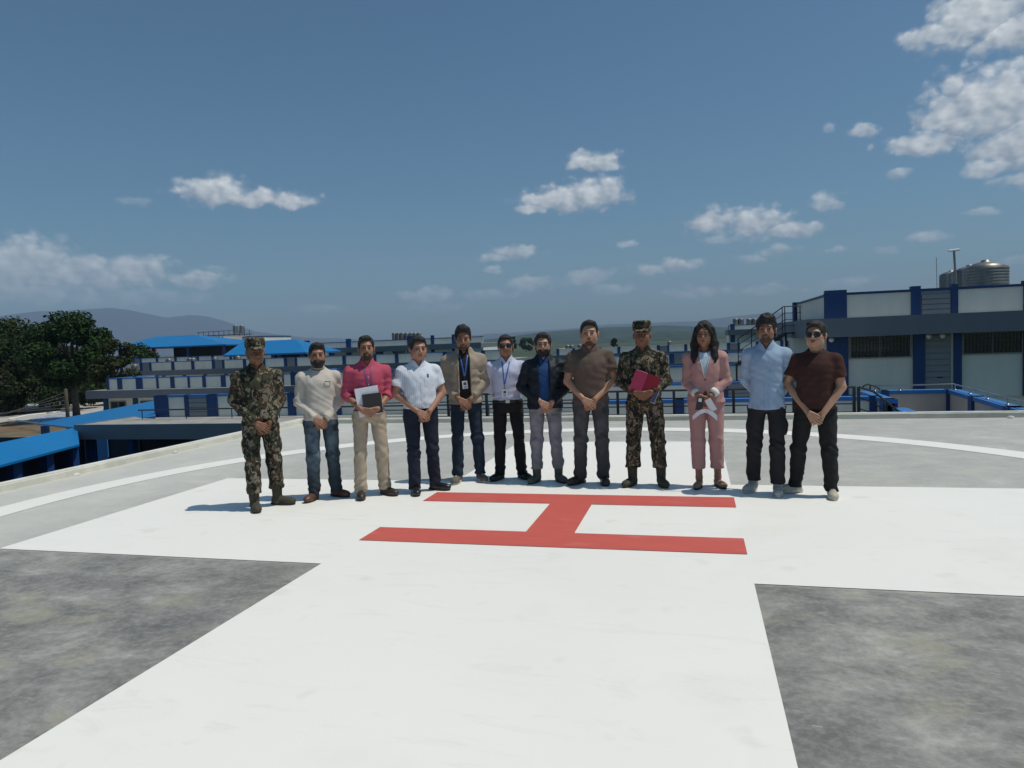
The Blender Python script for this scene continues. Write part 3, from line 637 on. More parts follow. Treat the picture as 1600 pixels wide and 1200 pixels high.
# ---- courtyard parapets outside the pad on the right
o = empty('terrace_parapet', (7, 15, ZD)); tag(o, 'beige terrace parapet with bright blue coping stepping round below the right building', 'parapet')
MB().box(X(700, 15.6, 650), 8.2, 9.0, 26.4, GZ, ZD - 0.01).build('terrace_floor', MT['deck'], o)
zc = -0.36
def seg(p0_, p1_, ztop, bays, wall='beige'): run(o, p0_, p1_, ZD, ztop - ZD, bays, t=0.22, cop=0.11, coping='bluetop', wall=wall, pil='blue')
xa = X(1394, 17.5, 612)
seg((xa - 0.3, 17.5), (8.4, 17.5), zc, [(0, .2, 'p'), (1.75, 2.0, 'p')])
seg((8.45, 17.45), (7.75, 7.9), zc, [(2.1, 2.45, 'p'), (4.9, 5.3, 'p'), (7.3, 7.7, 'p')])
seg((6.05, 17.5), (6.05, 14.6), zc, [(2.5, 2.9, 'p')])
seg((6.25, 14.55), (6.25, 13.4), -0.58, [])
seg((6.3, 13.35), (8.0, 13.35), -0.58, [(0, .2, 'p')])
seg((X(900, 15.6, 620), 15.6), (X(1368, 15.6, 620), 15.6), zc, [(0.5, 0.75, 'p'), (3.0, 3.25, 'p'), (5.6, 5.85, 'p'), (8.3, 8.65, 'p')], wall='wall')
# bright steel handrails on the coping
q = MB(); zr = zc + 0.16
q.tube([(xa - 0.6, 17.4, zr), (8.55, 17.4, zr), (7.86, 7.9, zr)], 0.022, 8)
for (x_, y_) in [(xa - .5, 17.4), (7.1, 17.4)] + [(8.55 - .69 * q_ / 9.5, 17.4 - q_) for q_ in (.1, 1.6, 3.1, 4.6, 6.1, 7.6, 9.1)]:
    q.tube([(x_, y_, zc), (x_, y_, zr)], 0.016, 6); q.lathe([(0.05, 0.001), (0.05, 0.015), (0.02, 0.03)], (x_, y_, zc), 10)
tag(q.build('handrail', MT['steel'], smooth=True), 'bright steel handrail on round feet along the blue coping', 'handrail')
# ---- black railing along the far side of the pad
yq = PY1 + 0.75
T = lambda u, v: at(u, v, yq)
o = empty('steel_railing', (0, yq, -1)); tag(o, 'black horizontal bar railing just beyond the far kerb of the helipad', 'railing')
xl, xe = X(592, yq, 640), X(1337, yq, 620); ztp = float(at(1337, 604.5, yq)[2])
q = MB()
for k_ in range(7):
    q.tube([(xl, yq, ztp - 0.155 * k_), (xe, yq, ztp - 0.155 * k_)], 0.022 if k_ == 0 else 0.012, 6)
q.build('rail', MT['black'], o)
for u in (594, 700, 760, 872, 965, 1053, 1146, 1240, 1334.5, 1341.5):
    xx = X(u, yq, 620); MB().box(xx - .025, xx + .025, yq - .025, yq + .025, -1.2, ztp).build('post', MT['black'], o)
q = MB(); a_ = T(1342, 604.5); b_ = T(1365, 612); c_ = T(1402, 641); d_ = c_ + (c_ - b_) * 1.5
for k_ in (0, .2, .4, .6): q.tube([p_ - np.array([0, 0, k_]) for p_ in (a_, b_, c_, d_)], 0.022 if k_ == 0 else 0.012, 6)
for p_ in (b_ + (c_ - b_) * .55, c_): q.tube([p_, p_ - np.array([0, 0, .9])], 0.02, 6)
q.tube([T(1346, 606), T(1351, 602), T(1357, 600.5), T(1364, 602.5), T(1372, 606), T(1375, 609)], 0.014, 6)
q.tube([T(1359.5, 601), T(1359.5, 611)], 0.014, 6)
q.build('stair_rail', MT['black'], o)
q = MB(); q.box(xl - 0.5, 6.0, PY1 + 0.05, yq + 0.4, -1.3, -1.2); q.build('ledge', MT['deck'], o)

# ---- pavilions with blue hipped roofs at the left
def hip(label, ex0, ex1, yf_, ye, rx0, rx1, ry, ze, zr_, zb, pw=0.4, dark=True, ncol=4):
    o = empty('pavilion', ((ex0 + ex1) / 2, (yf_ + ye) / 2, zb)); tag(o, label, 'pavilion', 'pavilions with blue hipped roofs')
    q = MB(); A, B, C, D_ = (ex0, yf_, ze), (ex1, yf_, ze), (ex1, ye, ze), (ex0, ye, ze); E, F_ = (rx0, ry, zr_), (rx1, ry, zr_)
    q.poly([A, B, F_, E]); q.poly([B, C, F_]); q.poly([C, D_, E, F_]); q.poly([D_, A, E])
    q.slab([A, B, C, D_], 0.22)
    q.build('roof', MT['sheet'], o)
    q = MB()
    for i in range(ncol):
        x__ = ex0 + 1.0 + (ex1 - ex0 - 2.4) * i / (ncol - 1)
        MB().box(x__, x__ + pw, yf_ + 0.8, yf_ + 0.8 + pw, zb, ze - 0.23).build('column', MT['blue'], o)
    MB().box(ex0 + (ex1 - ex0) * 0.42, ex1 - 3.2, yf_ + 4, ye - 1, zb, ze - 0.24).build('inner_wall', MT['dark'], o)  # dark colour stands in for the shade beneath the pavilion roof
    return o
Yp = 100.0
hip('wide pavilion with blue hipped roof right of the tall tree', X(172, Yp, 550), X(353, Yp, 540), Yp, Yp + 14, X(243, Yp + 7, 525), X(305, Yp + 7, 525), Yp + 7, float(at(262, 541.5, Yp)[2]), float(at(275, 524.5, Yp + 7)[2]), -1.0)
Yp = 82.0
hip('blue hipped roof pavilion behind the left soldier and bearded man', X(349, Yp, 552), X(478, Yp, 550), Yp, Yp + 10, X(379, Yp + 5, 532), X(463, Yp + 5, 532), Yp + 5, float(at(420, 552.5, Yp)[2]), float(at(420, 532, Yp + 5)[2]), -1.5)
# white block with roof tanks, and the unfinished block beside it
Yk = 118.0
o = empty('tall_block', (X(370, Yk, 540), Yk, GZ)); tag(o, 'plain white block with flat roof behind the two blue roofs', 'building')
MB().box(X(343, Yk, 540), X(412, Yk, 540), Yk, Yk + 10, GZ, float(at(375, 527.5, Yk)[2])).build('wall', MT['white'], o)
MB().box(X(343, Yk, 540) - .1, X(412, Yk, 540) + .1, Yk - .12, Yk + 10, float(at(375, 527.5, Yk)[2]) + .005, float(at(375, 526.3, Yk)[2])).build('coping', MT['blue'], o)
Yk = 112.0
o = empty('unfinished_building', (X(330, Yk, 550), Yk, GZ)); tag(o, 'bare buff block with open window holes under the right end of the wide blue roof', 'building')
bx0, bx1 = X(308, Yk, 545), X(350, Yk, 545); bz = float(at(330, 526.5, Yk)[2])
MB().box(bx0, bx1, Yk, Yk + 9, GZ, bz).build('wall', MT['beige'], o)
for (ua, ub, va, vb) in [(312, 318, 541, 552), (322, 327, 544, 553), (337, 341, 544, 551), (345, 348, 530, 536)]:
    MB().box(X(ua, Yk, 550), X(ub, Yk, 550), Yk - 0.05, Yk - 0.003, float(at(ua, vb, Yk)[2]), float(at(ua, va, Yk)[2])).build('window', MT['glass'], o)
for u in (309, 322, 333, 345):
    MB().box(X(u, Yk, 545), X(u + 2, Yk, 545), Yk - .2, Yk - .051, GZ, bz + .02).build('column', MT['wall'], o)
o = empty('tank_tower', (X(372, 119, 520), 119, 3)); tag(o, 'dark steel walkway and stand on the white block roof', 'platform')
q = MB(); za = float(at(340, 523.5, 119)[2]); q.box(X(308, 119, 523), X(388, 119, 523), 119, 120.5, za - .12, za)
q.tube([(X(308, 119, 523), 119, za + .7), (X(365, 119, 520), 119, za + .8)], 0.05, 5)
for u in range(310, 392, 8): q.tube([(X(u, 119, 523), 119, za + .75), (X(u, 119, 523), 119, za - .8)], 0.05, 5)
q.build('frame', MT['black'], o)
for i, u in enumerate((368.5, 378.5)):
    P_ = at(u, 520.5, 119.7); tank(0, (float(P_[0]), float(P_[1]), float(P_[2]) - .3), 0.5, 1.4, ['left', 'right'][i] + ' tank of the raised pair above the white block', 'raised pair of steel tanks', leg=0.35)
# ---- covered walkways (blue sheet roofs) at the left
def walk(label, pts, cols, zfl=GZ):
    c_ = np.mean([p_ for p_ in pts], axis=0)
    o = empty('covered_walkway', (float(c_[0]), float(c_[1]), zfl)); tag(o, label, 'covered walkway', 'covered walkways with blue sheet roofs')
    q = MB(); q.slab(pts, 0.09); q.build('roof', MT['sheet'], o)
    for p_, zt_ in cols:
        MB().box(p_[0] - .16, p_[0] + .16, p_[1] - .16, p_[1] + .16, zfl, zt_).build('column', MT['blue'], o)
    return o
A1 = atD(124, 694, 29.6); A2 = atD(-3, 727.5, 25.0); B1 = atD(120.5, 667.5, 31.6); B2 = atD(-3, 692, 26.6)
A2b = A1 + (A2 - A1) * 1.9; B2b = B1 + (B2 - B1) * 1.9
cols = []
for f_ in (0.10, .45, .85, 1.4):
    p_ = A1 + (A2 - A1) * f_ + (B1 - A1) * .30; cols.append(((p_[0], p_[1]), p_[2] - .12))
    p_ = A1 + (A2 - A1) * f_ + (B1 - A1) * .9; cols.append(((p_[0], p_[1]), p_[2] - .12))
ww = walk('near covered walkway with blue sheet roof below the left kerb', [A2b, A1, B1, B2b], cols)
Z3 = lambda p_, z_: (p_[0], p_[1], z_)
# blue back panels and a pale board under the walkway
bk = [A1 + (A2 - A1) * f_ + (B1 - A1) * .92 for f_ in (-.02, 1.9)]
q = MB(); a_, b_ = bk; q.slab([(a_[0], a_[1], -1.75), (a_[0] + .12, a_[1] + .12, -1.75), (b_[0] + .12, b_[1] + .12, -1.75), (b_[0], b_[1], -1.75)], 3.25); q.build('back_wall', MT['shade'], ww)  # back wall coloured near-black to carry the shade under the walkway roof
for f0, f1, z0_, z1_ in [(.14, .22, -3.3, -2.75), (.40, .47, -3.0, -2.7), (.55, .66, -3.6, -2.8), (.9, 1.05, -3.9, -2.9), (1.1, 1.3, -4.4, -3.2)]:
    a_ = A1 + (A2 - A1) * f0 + (B1 - A1) * .86; b_ = A1 + (A2 - A1) * f1 + (B1 - A1) * .86
    q = MB(); q.slab([(a_[0], a_[1], z1_), (a_[0] + .05, a_[1] + .05, z1_), (b_[0] + .05, b_[1] + .05, z1_), (b_[0], b_[1], z1_)], z1_ - z0_); q.build('wall_panel', MT['bluetop'], ww)
c1 = atD(56, 661.5, 42.0); c2 = atD(243, 625.5, 38.0); c3 = atD(243, 650, 33.0); c4 = atD(118, 668, 36.5)
walk('farther covered walkway with blue sheet roof joining the grey slab', [c4, c3, c2, c1], [((c1[0] + 1, c1[1] - .3), c1[2] - .12), ((c4[0] + .3, c4[1] + .5), c4[2] - .12), ((c1[0] + 6, c1[1] - .8), -2.2)])
# ---- far settlement between trunks: small house
o = empty('small_house', (X(217, 150, 548), 150, GZ)); tag(o, 'tiny white house with red roof beyond the wide pavilion', 'house')
hx = X(217, 150, 548); MB().box(hx - 1.5, hx + 1.5, 150, 154, GZ, 2.2).build('wall', MT['white'], o)
MB().slab([(hx - 1.8, 149.7, 3.0), (hx + 1.8, 149.7, 3.0), (hx + 1.8, 154.3, 3.2), (hx - 1.8, 154.3, 3.2)], .7).build('roof', MT['red'], o)

# ================================================================== TREES
def leafmat(name, c0, c1):
    m, t, p = newmat(name, c0, 0.8, 0, 0.08); n = t.nodes
    g = n.new('ShaderNodeNewGeometry'); co = n.new('ShaderNodeTexCoord'); a = n.new('ShaderNodeTexNoise'); a.inputs['Scale'].default_value = 0.8; a.inputs['Detail'].default_value = 4
    t.links.new(co.outputs['Object'], a.inputs['Vector'])
    mx = n.new('ShaderNodeMix'); mx.data_type = 'RGBA'; mx.inputs['A'].default_value = (*c0, 1); mx.inputs['B'].default_value = (*c1, 1)
    t.links.new(a.outputs['Fac'], mx.inputs['Factor']); t.links.new(mx.outputs['Result'], p.inputs['Base Color'])
    return m
LM = [leafmat('leaves_dark', (0.013, 0.030, 0.011), (0.026, 0.050, 0.016)), leafmat('leaves_green', (0.022, 0.056, 0.016), (0.038, 0.080, 0.025)), leafmat('leaves_olive', (0.036, 0.042, 0.018), (0.055, 0.055, 0.024)), leafmat('leaves_brownish', (0.045, 0.036, 0.022), (0.034, 0.036, 0.02))]
BARK = noisy('bark', (0.09, 0.07, 0.05), (0.05, 0.04, 0.03), scale=3, bump=0.4)
def tree(label, loc, H, r, mi, seed, nl=9000, leaf=0.28, trunk_f=0.35, group=None, blobs=26, flat=0.7, mi2=None, cat='tree', lean=0.0):
    rg = np.random.default_rng(seed); rng = random.Random(seed)
    o = empty('broadleaf_tree', loc); tag(o, label, cat, group)
    q = MB(); tr = 0.035 * H
    th = H * trunk_f
    pts = [(loc[0], loc[1], loc[2] - .1), (loc[0] + lean * .3, loc[1], loc[2] + th * .5), (loc[0] + lean, loc[1], loc[2] + th), (loc[0] + lean * 1.5, loc[1], loc[2] + H * .72)]
    q.tube(pts, [tr, tr * .75, tr * .6, tr * .2], 8)
    cs = []
    for i in range(blobs):
        a = rng.uniform(0, 6.283); rr = r * math.sqrt(rng.uniform(0.02, 1)) * 0.85; zz = rng.uniform(0, 1)
        env = math.sqrt(max(0.05, 1 - (2 * zz - 0.85) ** 2 * .8))
        c = np.array([loc[0] + lean + rr * env * math.cos(a), loc[1] + rr * env * math.sin(a), loc[2] + th * .85 + (H - th * .85) * zz * .9])
        br = r * rng.uniform(0.13, 0.42)
        cs.append((c, br))
        b0 = Vector(pts[2]) + Vector((0, 0, rng.uniform(-.3, .5) * th * .6)); mid = (Vector(c) + b0) / 2 + Vector((0, 0, -r * .08))
        q.tube([b0, mid, Vector(c)], [tr * .35, tr * .2, tr * .06], 5, cap=False)
    q.build('trunk', BARK, o, smooth=True)
    tot = sum(b for _, b in cs); V = []
    quads = []
    for c, br in cs:
        k = int(nl * br / tot)
        d = rg.normal(size=(k, 3)); d /= np.linalg.norm(d, axis=1)[:, None]
        rad = br * rg.uniform(0.35, 1.12, size=(k, 1)) ** 0.6
        ctr = c + d * rad * np.array([1, 1, flat])
        nrm = d * .6 + rg.normal(size=(k, 3)) * .6 + np.array([0, 0, .5]); nrm /= np.linalg.norm(nrm, axis=1)[:, None]
        tn_ = np.cross(nrm, rg.normal(size=(k, 3))); tn_ /= np.linalg.norm(tn_, axis=1)[:, None]; bt_ = np.cross(nrm, tn_)
        sz = leaf * rg.uniform(.5, 1.3, size=(k, 1))
        quads.append(np.stack([ctr - tn_ * sz, ctr + bt_ * sz * .55, ctr + tn_ * sz, ctr - bt_ * sz * .55], axis=1))
    Q = np.concatenate(quads).reshape(-1, 3); nq = len(Q) // 4
    me = bpy.data.meshes.new('crown'); me.vertices.add(len(Q)); me.vertices.foreach_set('co', Q.ravel().astype(np.float32))
    me.loops.add(nq * 4); me.loops.foreach_set('vertex_index', np.arange(nq * 4, dtype=np.int32))
    me.polygons.add(nq); me.polygons.foreach_set('loop_start', np.arange(0, nq * 4, 4, dtype=np.int32))
    me.materials.append(LM[mi]); me.materials.append(LM[mi2 if mi2 is not None else mi])
    me.polygons.foreach_set('material_index', (rg.uniform(size=nq) < .35).astype(np.int32))
    me.update(calc_edges=True)
    cr = bpy.data.objects.new('crown', me); COL.objects.link(cr); cr.parent = o; cr.matrix_parent_inverse = Matrix.Translation(-Vector(loc))
    return o
def tp(u, D, z=GZ):
    d = CF + (u - 800) / FPX * CR; return (float(CAM[0] + D * d[0]), float(CAM[1] + D * d[1]), z)
tree('tallest tree with a ragged crown standing by the chippings bed', tp(116, 75), 11.4, 4.6, 0, 1, nl=20000, leaf=.2, trunk_f=.42, blobs=40, mi2=1, group='trees at the left edge')
tree('slender tree with thin drooping crown leaning over the pavilion eave', tp(160, 70), 9.0, 2.3, 2, 2, nl=4500, leaf=.17, trunk_f=.45, blobs=22, mi2=0, lean=1.2, group='trees at the left edge')
tree('dense dark tree at the left edge of the picture', tp(8, 92), 11.9, 6.0, 0, 3, nl=15000, leaf=.26, trunk_f=.25, blobs=40, mi2=2, group='trees at the left edge')
tree('brownish tree between the tallest tree and the dark edge tree', tp(62, 96), 10.6, 5.6, 3, 4, nl=12000, leaf=.26, trunk_f=.25, blobs=34, mi2=0, group='trees at the left edge')
tree('low bushy tree under the left end of the trees', tp(30, 88), 7.2, 5.4, 0, 5, nl=10000, leaf=.24, trunk_f=.14, blobs=30, mi2=3, group='trees at the left edge')
tree('bushy dark tree behind the guy wires', tp(88, 90), 7.8, 5.2, 0, 6, nl=10000, leaf=.24, trunk_f=.14, blobs=30, mi2=2, group='trees at the left edge')
tree('big dark tree just outside the left edge', tp(-70, 86), 12.5, 7, 0, 7, nl=12000, leaf=.26, trunk_f=.2, blobs=38, group='trees at the left edge')
tree('round green shrub behind the grey canopy end', tp(152, 104), 8.5, 4.2, 1, 8, nl=6000, leaf=.26, trunk_f=.15, mi2=2, group='trees at the left edge')
tree('hedge like tree seen under the wide pavilion roof', tp(212, 125), 8.4, 5.5, 0, 9, nl=6000, leaf=.35, trunk_f=.15, mi2=1, group='trees at the left edge')
for i, (u, D, H_, r_, mi, lab) in enumerate([(803, 420, 11.0, 2.4, 1, 'narrow dark tree right of the sunglasses wearer'), (824, 430, 8.9, 4.6, 1, 'broad green tree between the two middle heads'), (846, 440, 7.6, 5.2, 1, 'dark tree touching the bearded man\'s hair'), (962, 300, 6.4, 1.8, 1, 'small dark tree below the hill right of the brown shirt')]):
    tree(lab, tp(u, D), H_, r_, mi, 40 + i, nl=2600, leaf=.5, trunk_f=.2, blobs=16, group='distant trees below the hill', mi2=0)
# guy wires
q = MB()
gp = tp(102, 61, -1.3)
for k_ in range(5):
    e_ = gpt(-30 - 8 * k_, 662 - 3 * k_); q.tube([(gp[0], gp[1], gp[2] - .35 * k_), (e_[0], e_[1], GZ)], 0.018, 4)
tag(q.build('guy_wires', MT['frame']), 'thin slanting guy wires at the left by the trees', 'wires')
q = MB(); q.lathe([(0.16, 0), (0.14, 3.9), (0.02, 4.0)], tp(102, 61), 10); tag(q.build('utility_post', BARK, smooth=True), 'short brown post holding the guy wires', 'post')

# ================================================================== HAZE
hz = MB().box(-11000, 11000, -900, 10500, GZ - 1, 700)
m = bpy.data.materials.new('haze_air'); m.use_nodes = True; t = m.node_tree; t.nodes.clear()
pv = t.nodes.new('ShaderNodeVolumePrincipled'); pv.inputs['Color'].default_value = (0.54, 0.70, 0.95, 1); pv.inputs['Density'].default_value = HAZE if 'HAZE' in globals() else 0.00012
pv.inputs['Anisotropy'].default_value = 0.0
mo = t.nodes.new('ShaderNodeOutputMaterial'); t.links.new(pv.outputs[0], mo.inputs['Volume'])
hz = hz.build('haze', m); tag(hz, kind='stuff'); hz['label'] = 'thin blue air haze over the whole valley'; hz['category'] = 'haze'
# ================================================================== PEOPLE
def sdf_rcone(P, a, b, ra, rb, flat=False):
    X_, Y_, Z_ = P; ax, ay, az_ = a; bx_, by_, bz_ = b
    dx, dy, dz = bx_ - ax, by_ - ay, bz_ - az_; L2 = dx * dx + dy * dy + dz * dz + 1e-12
    tt = ((X_ - ax) * dx + (Y_ - ay) * dy + (Z_ - az_) * dz) / L2
    tc_ = np.clip(tt, 0, 1)
    d = np.sqrt((X_ - ax - dx * tc_) ** 2 + (Y_ - ay - dy * tc_) ** 2 + (Z_ - az_ - dz * tc_) ** 2) - (ra + (rb - ra) * tc_)
    if flat: d = np.maximum(d, (tt - 1) * math.sqrt(L2))
    return d
def sdf_ell(P, c, r, rot=None):
    x, y, z = P[0] - c[0], P[1] - c[1], P[2] - c[2]
    if rot is not None:
        x, y, z = np.broadcast_arrays(x, y, z)
        x, y, z = [rot[0][i] * x + rot[1][i] * y + rot[2][i] * z for i in range(3)]
    k0 = np.sqrt((x / r[0]) ** 2 + (y / r[1]) ** 2 + (z / r[2]) ** 2); k1 = np.sqrt((x / r[0] ** 2) ** 2 + (y / r[1] ** 2) ** 2 + (z / r[2] ** 2) ** 2) + 1e-9
    return k0 * (k0 - 1) / k1
def smooth_interp(z, zs, vs):
    """cubic hermite through the profile"""
    zs = np.array(zs, float); vs = np.array(vs, float); z = np.clip(z, zs[0], zs[-1])
    m_ = np.gradient(vs, zs); i = np.clip(np.searchsorted(zs, z) - 1, 0, len(zs) - 2); h = zs[i + 1] - zs[i]; t_ = (z - zs[i]) / h
    return (2 * t_ ** 3 - 3 * t_ ** 2 + 1) * vs[i] + (t_ ** 3 - 2 * t_ ** 2 + t_) * h * m_[i] + (-2 * t_ ** 3 + 3 * t_ ** 2) * vs[i + 1] + (t_ ** 3 - t_ ** 2) * h * m_[i + 1]
def sdf_loft(P, prof, n_=2.3):
    """prof rows: z, cx, cy, a, b (ascending z)"""
    X_, Y_, Z_ = P; zs = [q[0] for q in prof]
    zz = Z_.ravel(); sh = Z_.shape
    cx, cy, a, b = [smooth_interp(zz, zs, [q[i] for q in prof]).reshape(sh) for i in (1, 2, 3, 4)]
    k = (np.abs((X_ - cx) / a) ** n_ + np.abs((Y_ - cy) / b) ** n_) ** (1 / n_)
    d = (k - 1) * np.minimum(a, b)
    return np.maximum(d, np.maximum(zs[0] - Z_, Z_ - zs[-1]))
def spaced(segs):
    out = []
    for a, b, s in segs:
        n_ = max(1, int(round((b - a) / s))); out += list(np.linspace(a, b, n_, endpoint=False))
    out.append(segs[-1][1]); return np.array(out)
class Field:
    def __init__(s, xs, ys, zs):
        s.x, s.y, s.z = xs, ys, zs; s.F = np.full((len(xs), len(ys), len(zs)), 0.08, np.float32)
    def sl(s, lo, hi):
        r = []
        for ax, l, h in zip((s.x, s.y, s.z), lo, hi):
            i0 = max(0, np.searchsorted(ax, l) - 1); i1 = min(len(ax), np.searchsorted(ax, h) + 1); r.append(slice(i0, max(i1, i0 + 1)))
        return tuple(r)
    def P(s, sl): return s.x[sl[0]][:, None, None], s.y[sl[1]][None, :, None], s.z[sl[2]][None, None, :]
    def add(s, fn, lo, hi, k=0.01, m=0.03):
        sl = s.sl([q - m - k for q in lo], [q + m + k for q in hi]); d = fn(s.P(sl)); A = s.F[sl]
        if k <= 0: s.F[sl] = np.minimum(A, d); return s
        h = np.clip(0.5 + 0.5 * (A - d) / k, 0, 1); s.F[sl] = A * (1 - h) + d * h - k * h * (1 - h); return s
    def sub(s, fn, lo, hi, k=0.004):
        sl = s.sl([q - .02 for q in lo], [q + .02 for q in hi]); d = -fn(s.P(sl)); A = s.F[sl]
        if k <= 0: s.F[sl] = np.maximum(A, d); return s
        h = np.clip(0.5 - 0.5 * (A - d) / k, 0, 1); s.F[sl] = A * (1 - h) + d * h + k * h * (1 - h); return s
    def cone(s, a, b, ra, rb, k=0.01, flat=False):
        r = max(ra, rb); return s.add(lambda P: sdf_rcone(P, a, b, ra, rb, flat), [min(a[i], b[i]) - r for i in range(3)], [max(a[i], b[i]) + r for i in range(3)], k)
    def ell(s, c, r, k=0.01, rot=None):
        R__ = max(r) if rot is not None else None
        rr = [R__] * 3 if R__ else r
        return s.add(lambda P: sdf_ell(P, c, r, rot), [c[i] - rr[i] for i in range(3)], [c[i] + rr[i] for i in range(3)], k)
    def loft(s, prof, k=0.01, n_=2.3):
        lo = [min(q[1] - q[3] for q in prof), min(q[2] - q[4] for q in prof), prof[0][0]]; hi = [max(q[1] + q[3] for q in prof), max(q[2] + q[4] for q in prof), prof[-1][0]]
        return s.add(lambda P: sdf_loft(P, prof, n_), lo, hi, k)
    def cut(s, fn):
        d = fn((s.x[:, None, None], s.y[None, :, None], s.z[None, None, :])); s.F = np.maximum(s.F, d).astype(np.float32); return s
    def fold(s, amp, seed, zf=34, mask=None):
        r = np.random.default_rng(seed); p = r.uniform(0, 6.28, 8); X_, Y_, Z_ = s.x[:, None, None], s.y[None, :, None], s.z[None, None, :]
        w = np.sin(9 * X_ + p[0] + 3 * np.sin(5 * Z_ + p[6])) * 1.8 + np.sin(13 * Y_ + 4 * Z_ + p[1]) * 1.3
        d = np.sin(zf * .8 * Z_ + 16 * X_ + 2.4 * w + p[2]) * .5 + np.sin(zf * 1.7 * Z_ + 34 * X_ - 2.5 * w + p[3]) * .35 + np.sin(30 * X_ - 14 * Z_ + 1.4 * w + p[4]) * .4 + np.sin(52 * Z_ - 60 * X_ + 2 * w + p[5]) * .15
        if mask is not None: d = d * mask(X_, Y_, Z_)
        s.F = (s.F + amp * d).astype(np.float32); return s
    def front(s, x, z, default=None):
        i = min(max(int(np.searchsorted(s.x, x)), 1), len(s.x) - 1); k = min(max(int(np.searchsorted(s.z, z)), 1), len(s.z) - 1)
        fx = (x - s.x[i - 1]) / (s.x[i] - s.x[i - 1]); fz = (z - s.z[k - 1]) / (s.z[k] - s.z[k - 1])
        c = (s.F[i - 1, :, k - 1] * (1 - fx) * (1 - fz) + s.F[i, :, k - 1] * fx * (1 - fz) + s.F[i - 1, :, k] * (1 - fx) * fz + s.F[i, :, k] * fx * fz)
        j = np.argmax(c < 0)
        if c[j] >= 0 or j == 0: return default
        t_ = c[j - 1] / (c[j - 1] - c[j]); return float(s.y[j - 1] + t_ * (s.y[j] - s.y[j - 1]))
def surfnet(fd):
    F_, xs, ys, zs = fd.F, fd.x, fd.y, fd.z
    F_ = F_.copy()
    for ax in range(3):
        i0 = [slice(None)] * 3; i0[ax] = 0; F_[tuple(i0)] = np.maximum(F_[tuple(i0)], .01); i0[ax] = -1; F_[tuple(i0)] = np.maximum(F_[tuple(i0)], .01)
    S = F_ < 0; nx, ny, nz = F_.shape
    c = np.zeros((nx - 1, ny - 1, nz - 1), np.int8)
    for i in (0, 1):
        for j in (0, 1):
            for k in (0, 1): c += S[i:nx - 1 + i, j:ny - 1 + j, k:nz - 1 + k]
    act = (c > 0) & (c < 8); I, J, K = np.nonzero(act); n_ = len(I)
    idx = np.full(act.shape, -1, np.int64); idx[I, J, K] = np.arange(n_)
    acc = np.zeros((n_, 3)); cnt = np.zeros(n_)
    C8 = [(i, j, k) for i in (0, 1) for j in (0, 1) for k in (0, 1)]
    vals = {q: F_[I + q[0], J + q[1], K + q[2]] for q in C8}
    def pos(q): return np.stack([xs[I + q[0]], ys[J + q[1]], zs[K + q[2]]], 1)
    pp_ = {q: pos(q) for q in C8}
    for q in C8:
        for ax in range(3):
            if q[ax] == 0:
                q2 = tuple(1 if a == ax else q[a] for a in range(3)); a_, b_ = vals[q], vals[q2]; m_ = (a_ < 0) != (b_ < 0)
                t_ = np.where(m_, a_ / np.where(m_, a_ - b_, 1), 0)[:, None]
                acc += np.where(m_[:, None], pp_[q] * (1 - t_) + pp_[q2] * t_, 0); cnt += m_
    V = acc / np.maximum(cnt, 1)[:, None]
    Fs = []
    for ax in range(3):
        a0 = [slice(None)] * 3; a1 = [slice(None)] * 3; a0[ax] = slice(0, -1); a1[ax] = slice(1, None)
        s0, s1 = S[tuple(a0)], S[tuple(a1)]; ch = s0 != s1
        o1, o2 = [(1, 2), (2, 0), (0, 1)][ax]
        E = np.array(np.nonzero(ch)); ok = (E[o1] > 0) & (E[o2] > 0) & (E[o1] < F_.shape[o1] - 1) & (E[o2] < F_.shape[o2] - 1); E = E[:, ok]
        def cell(d1, d2):
            e = E.copy(); e[o1] -= d1; e[o2] -= d2; return idx[e[0], e[1], e[2]]
        q = np.stack([cell(1, 1), cell(0, 1), cell(0, 0), cell(1, 0)], 1); ins = s0[E[0], E[1], E[2]]
        q[~ins] = q[~ins][:, ::-1]; Fs.append(q)
    return V, np.concatenate(Fs)
def mesh_np(name, V, Q, mat, parent=None, smooth=True, nsides=4):
    me = bpy.data.meshes.new(name); me.vertices.add(len(V)); me.vertices.foreach_set('co', np.asarray(V, np.float32).ravel())
    nf = len(Q); me.loops.add(nf * nsides); me.loops.foreach_set('vertex_index', np.asarray(Q, np.int32).ravel())
    me.polygons.add(nf); me.polygons.foreach_set('loop_start', np.arange(0, nf * nsides, nsides, dtype=np.int32))
    if smooth: me.polygons.foreach_set('use_smooth', np.ones(nf, bool))
    me.materials.append(mat); me.update(calc_edges=True)
    o = bpy.data.objects.new(name, me); COL.objects.link(o)
    if parent: o.parent = parent
    return o
def child(mb, name, mat, parent, smooth=False):
    o = mb.build(name, mat, None, smooth); o.parent = parent; return o
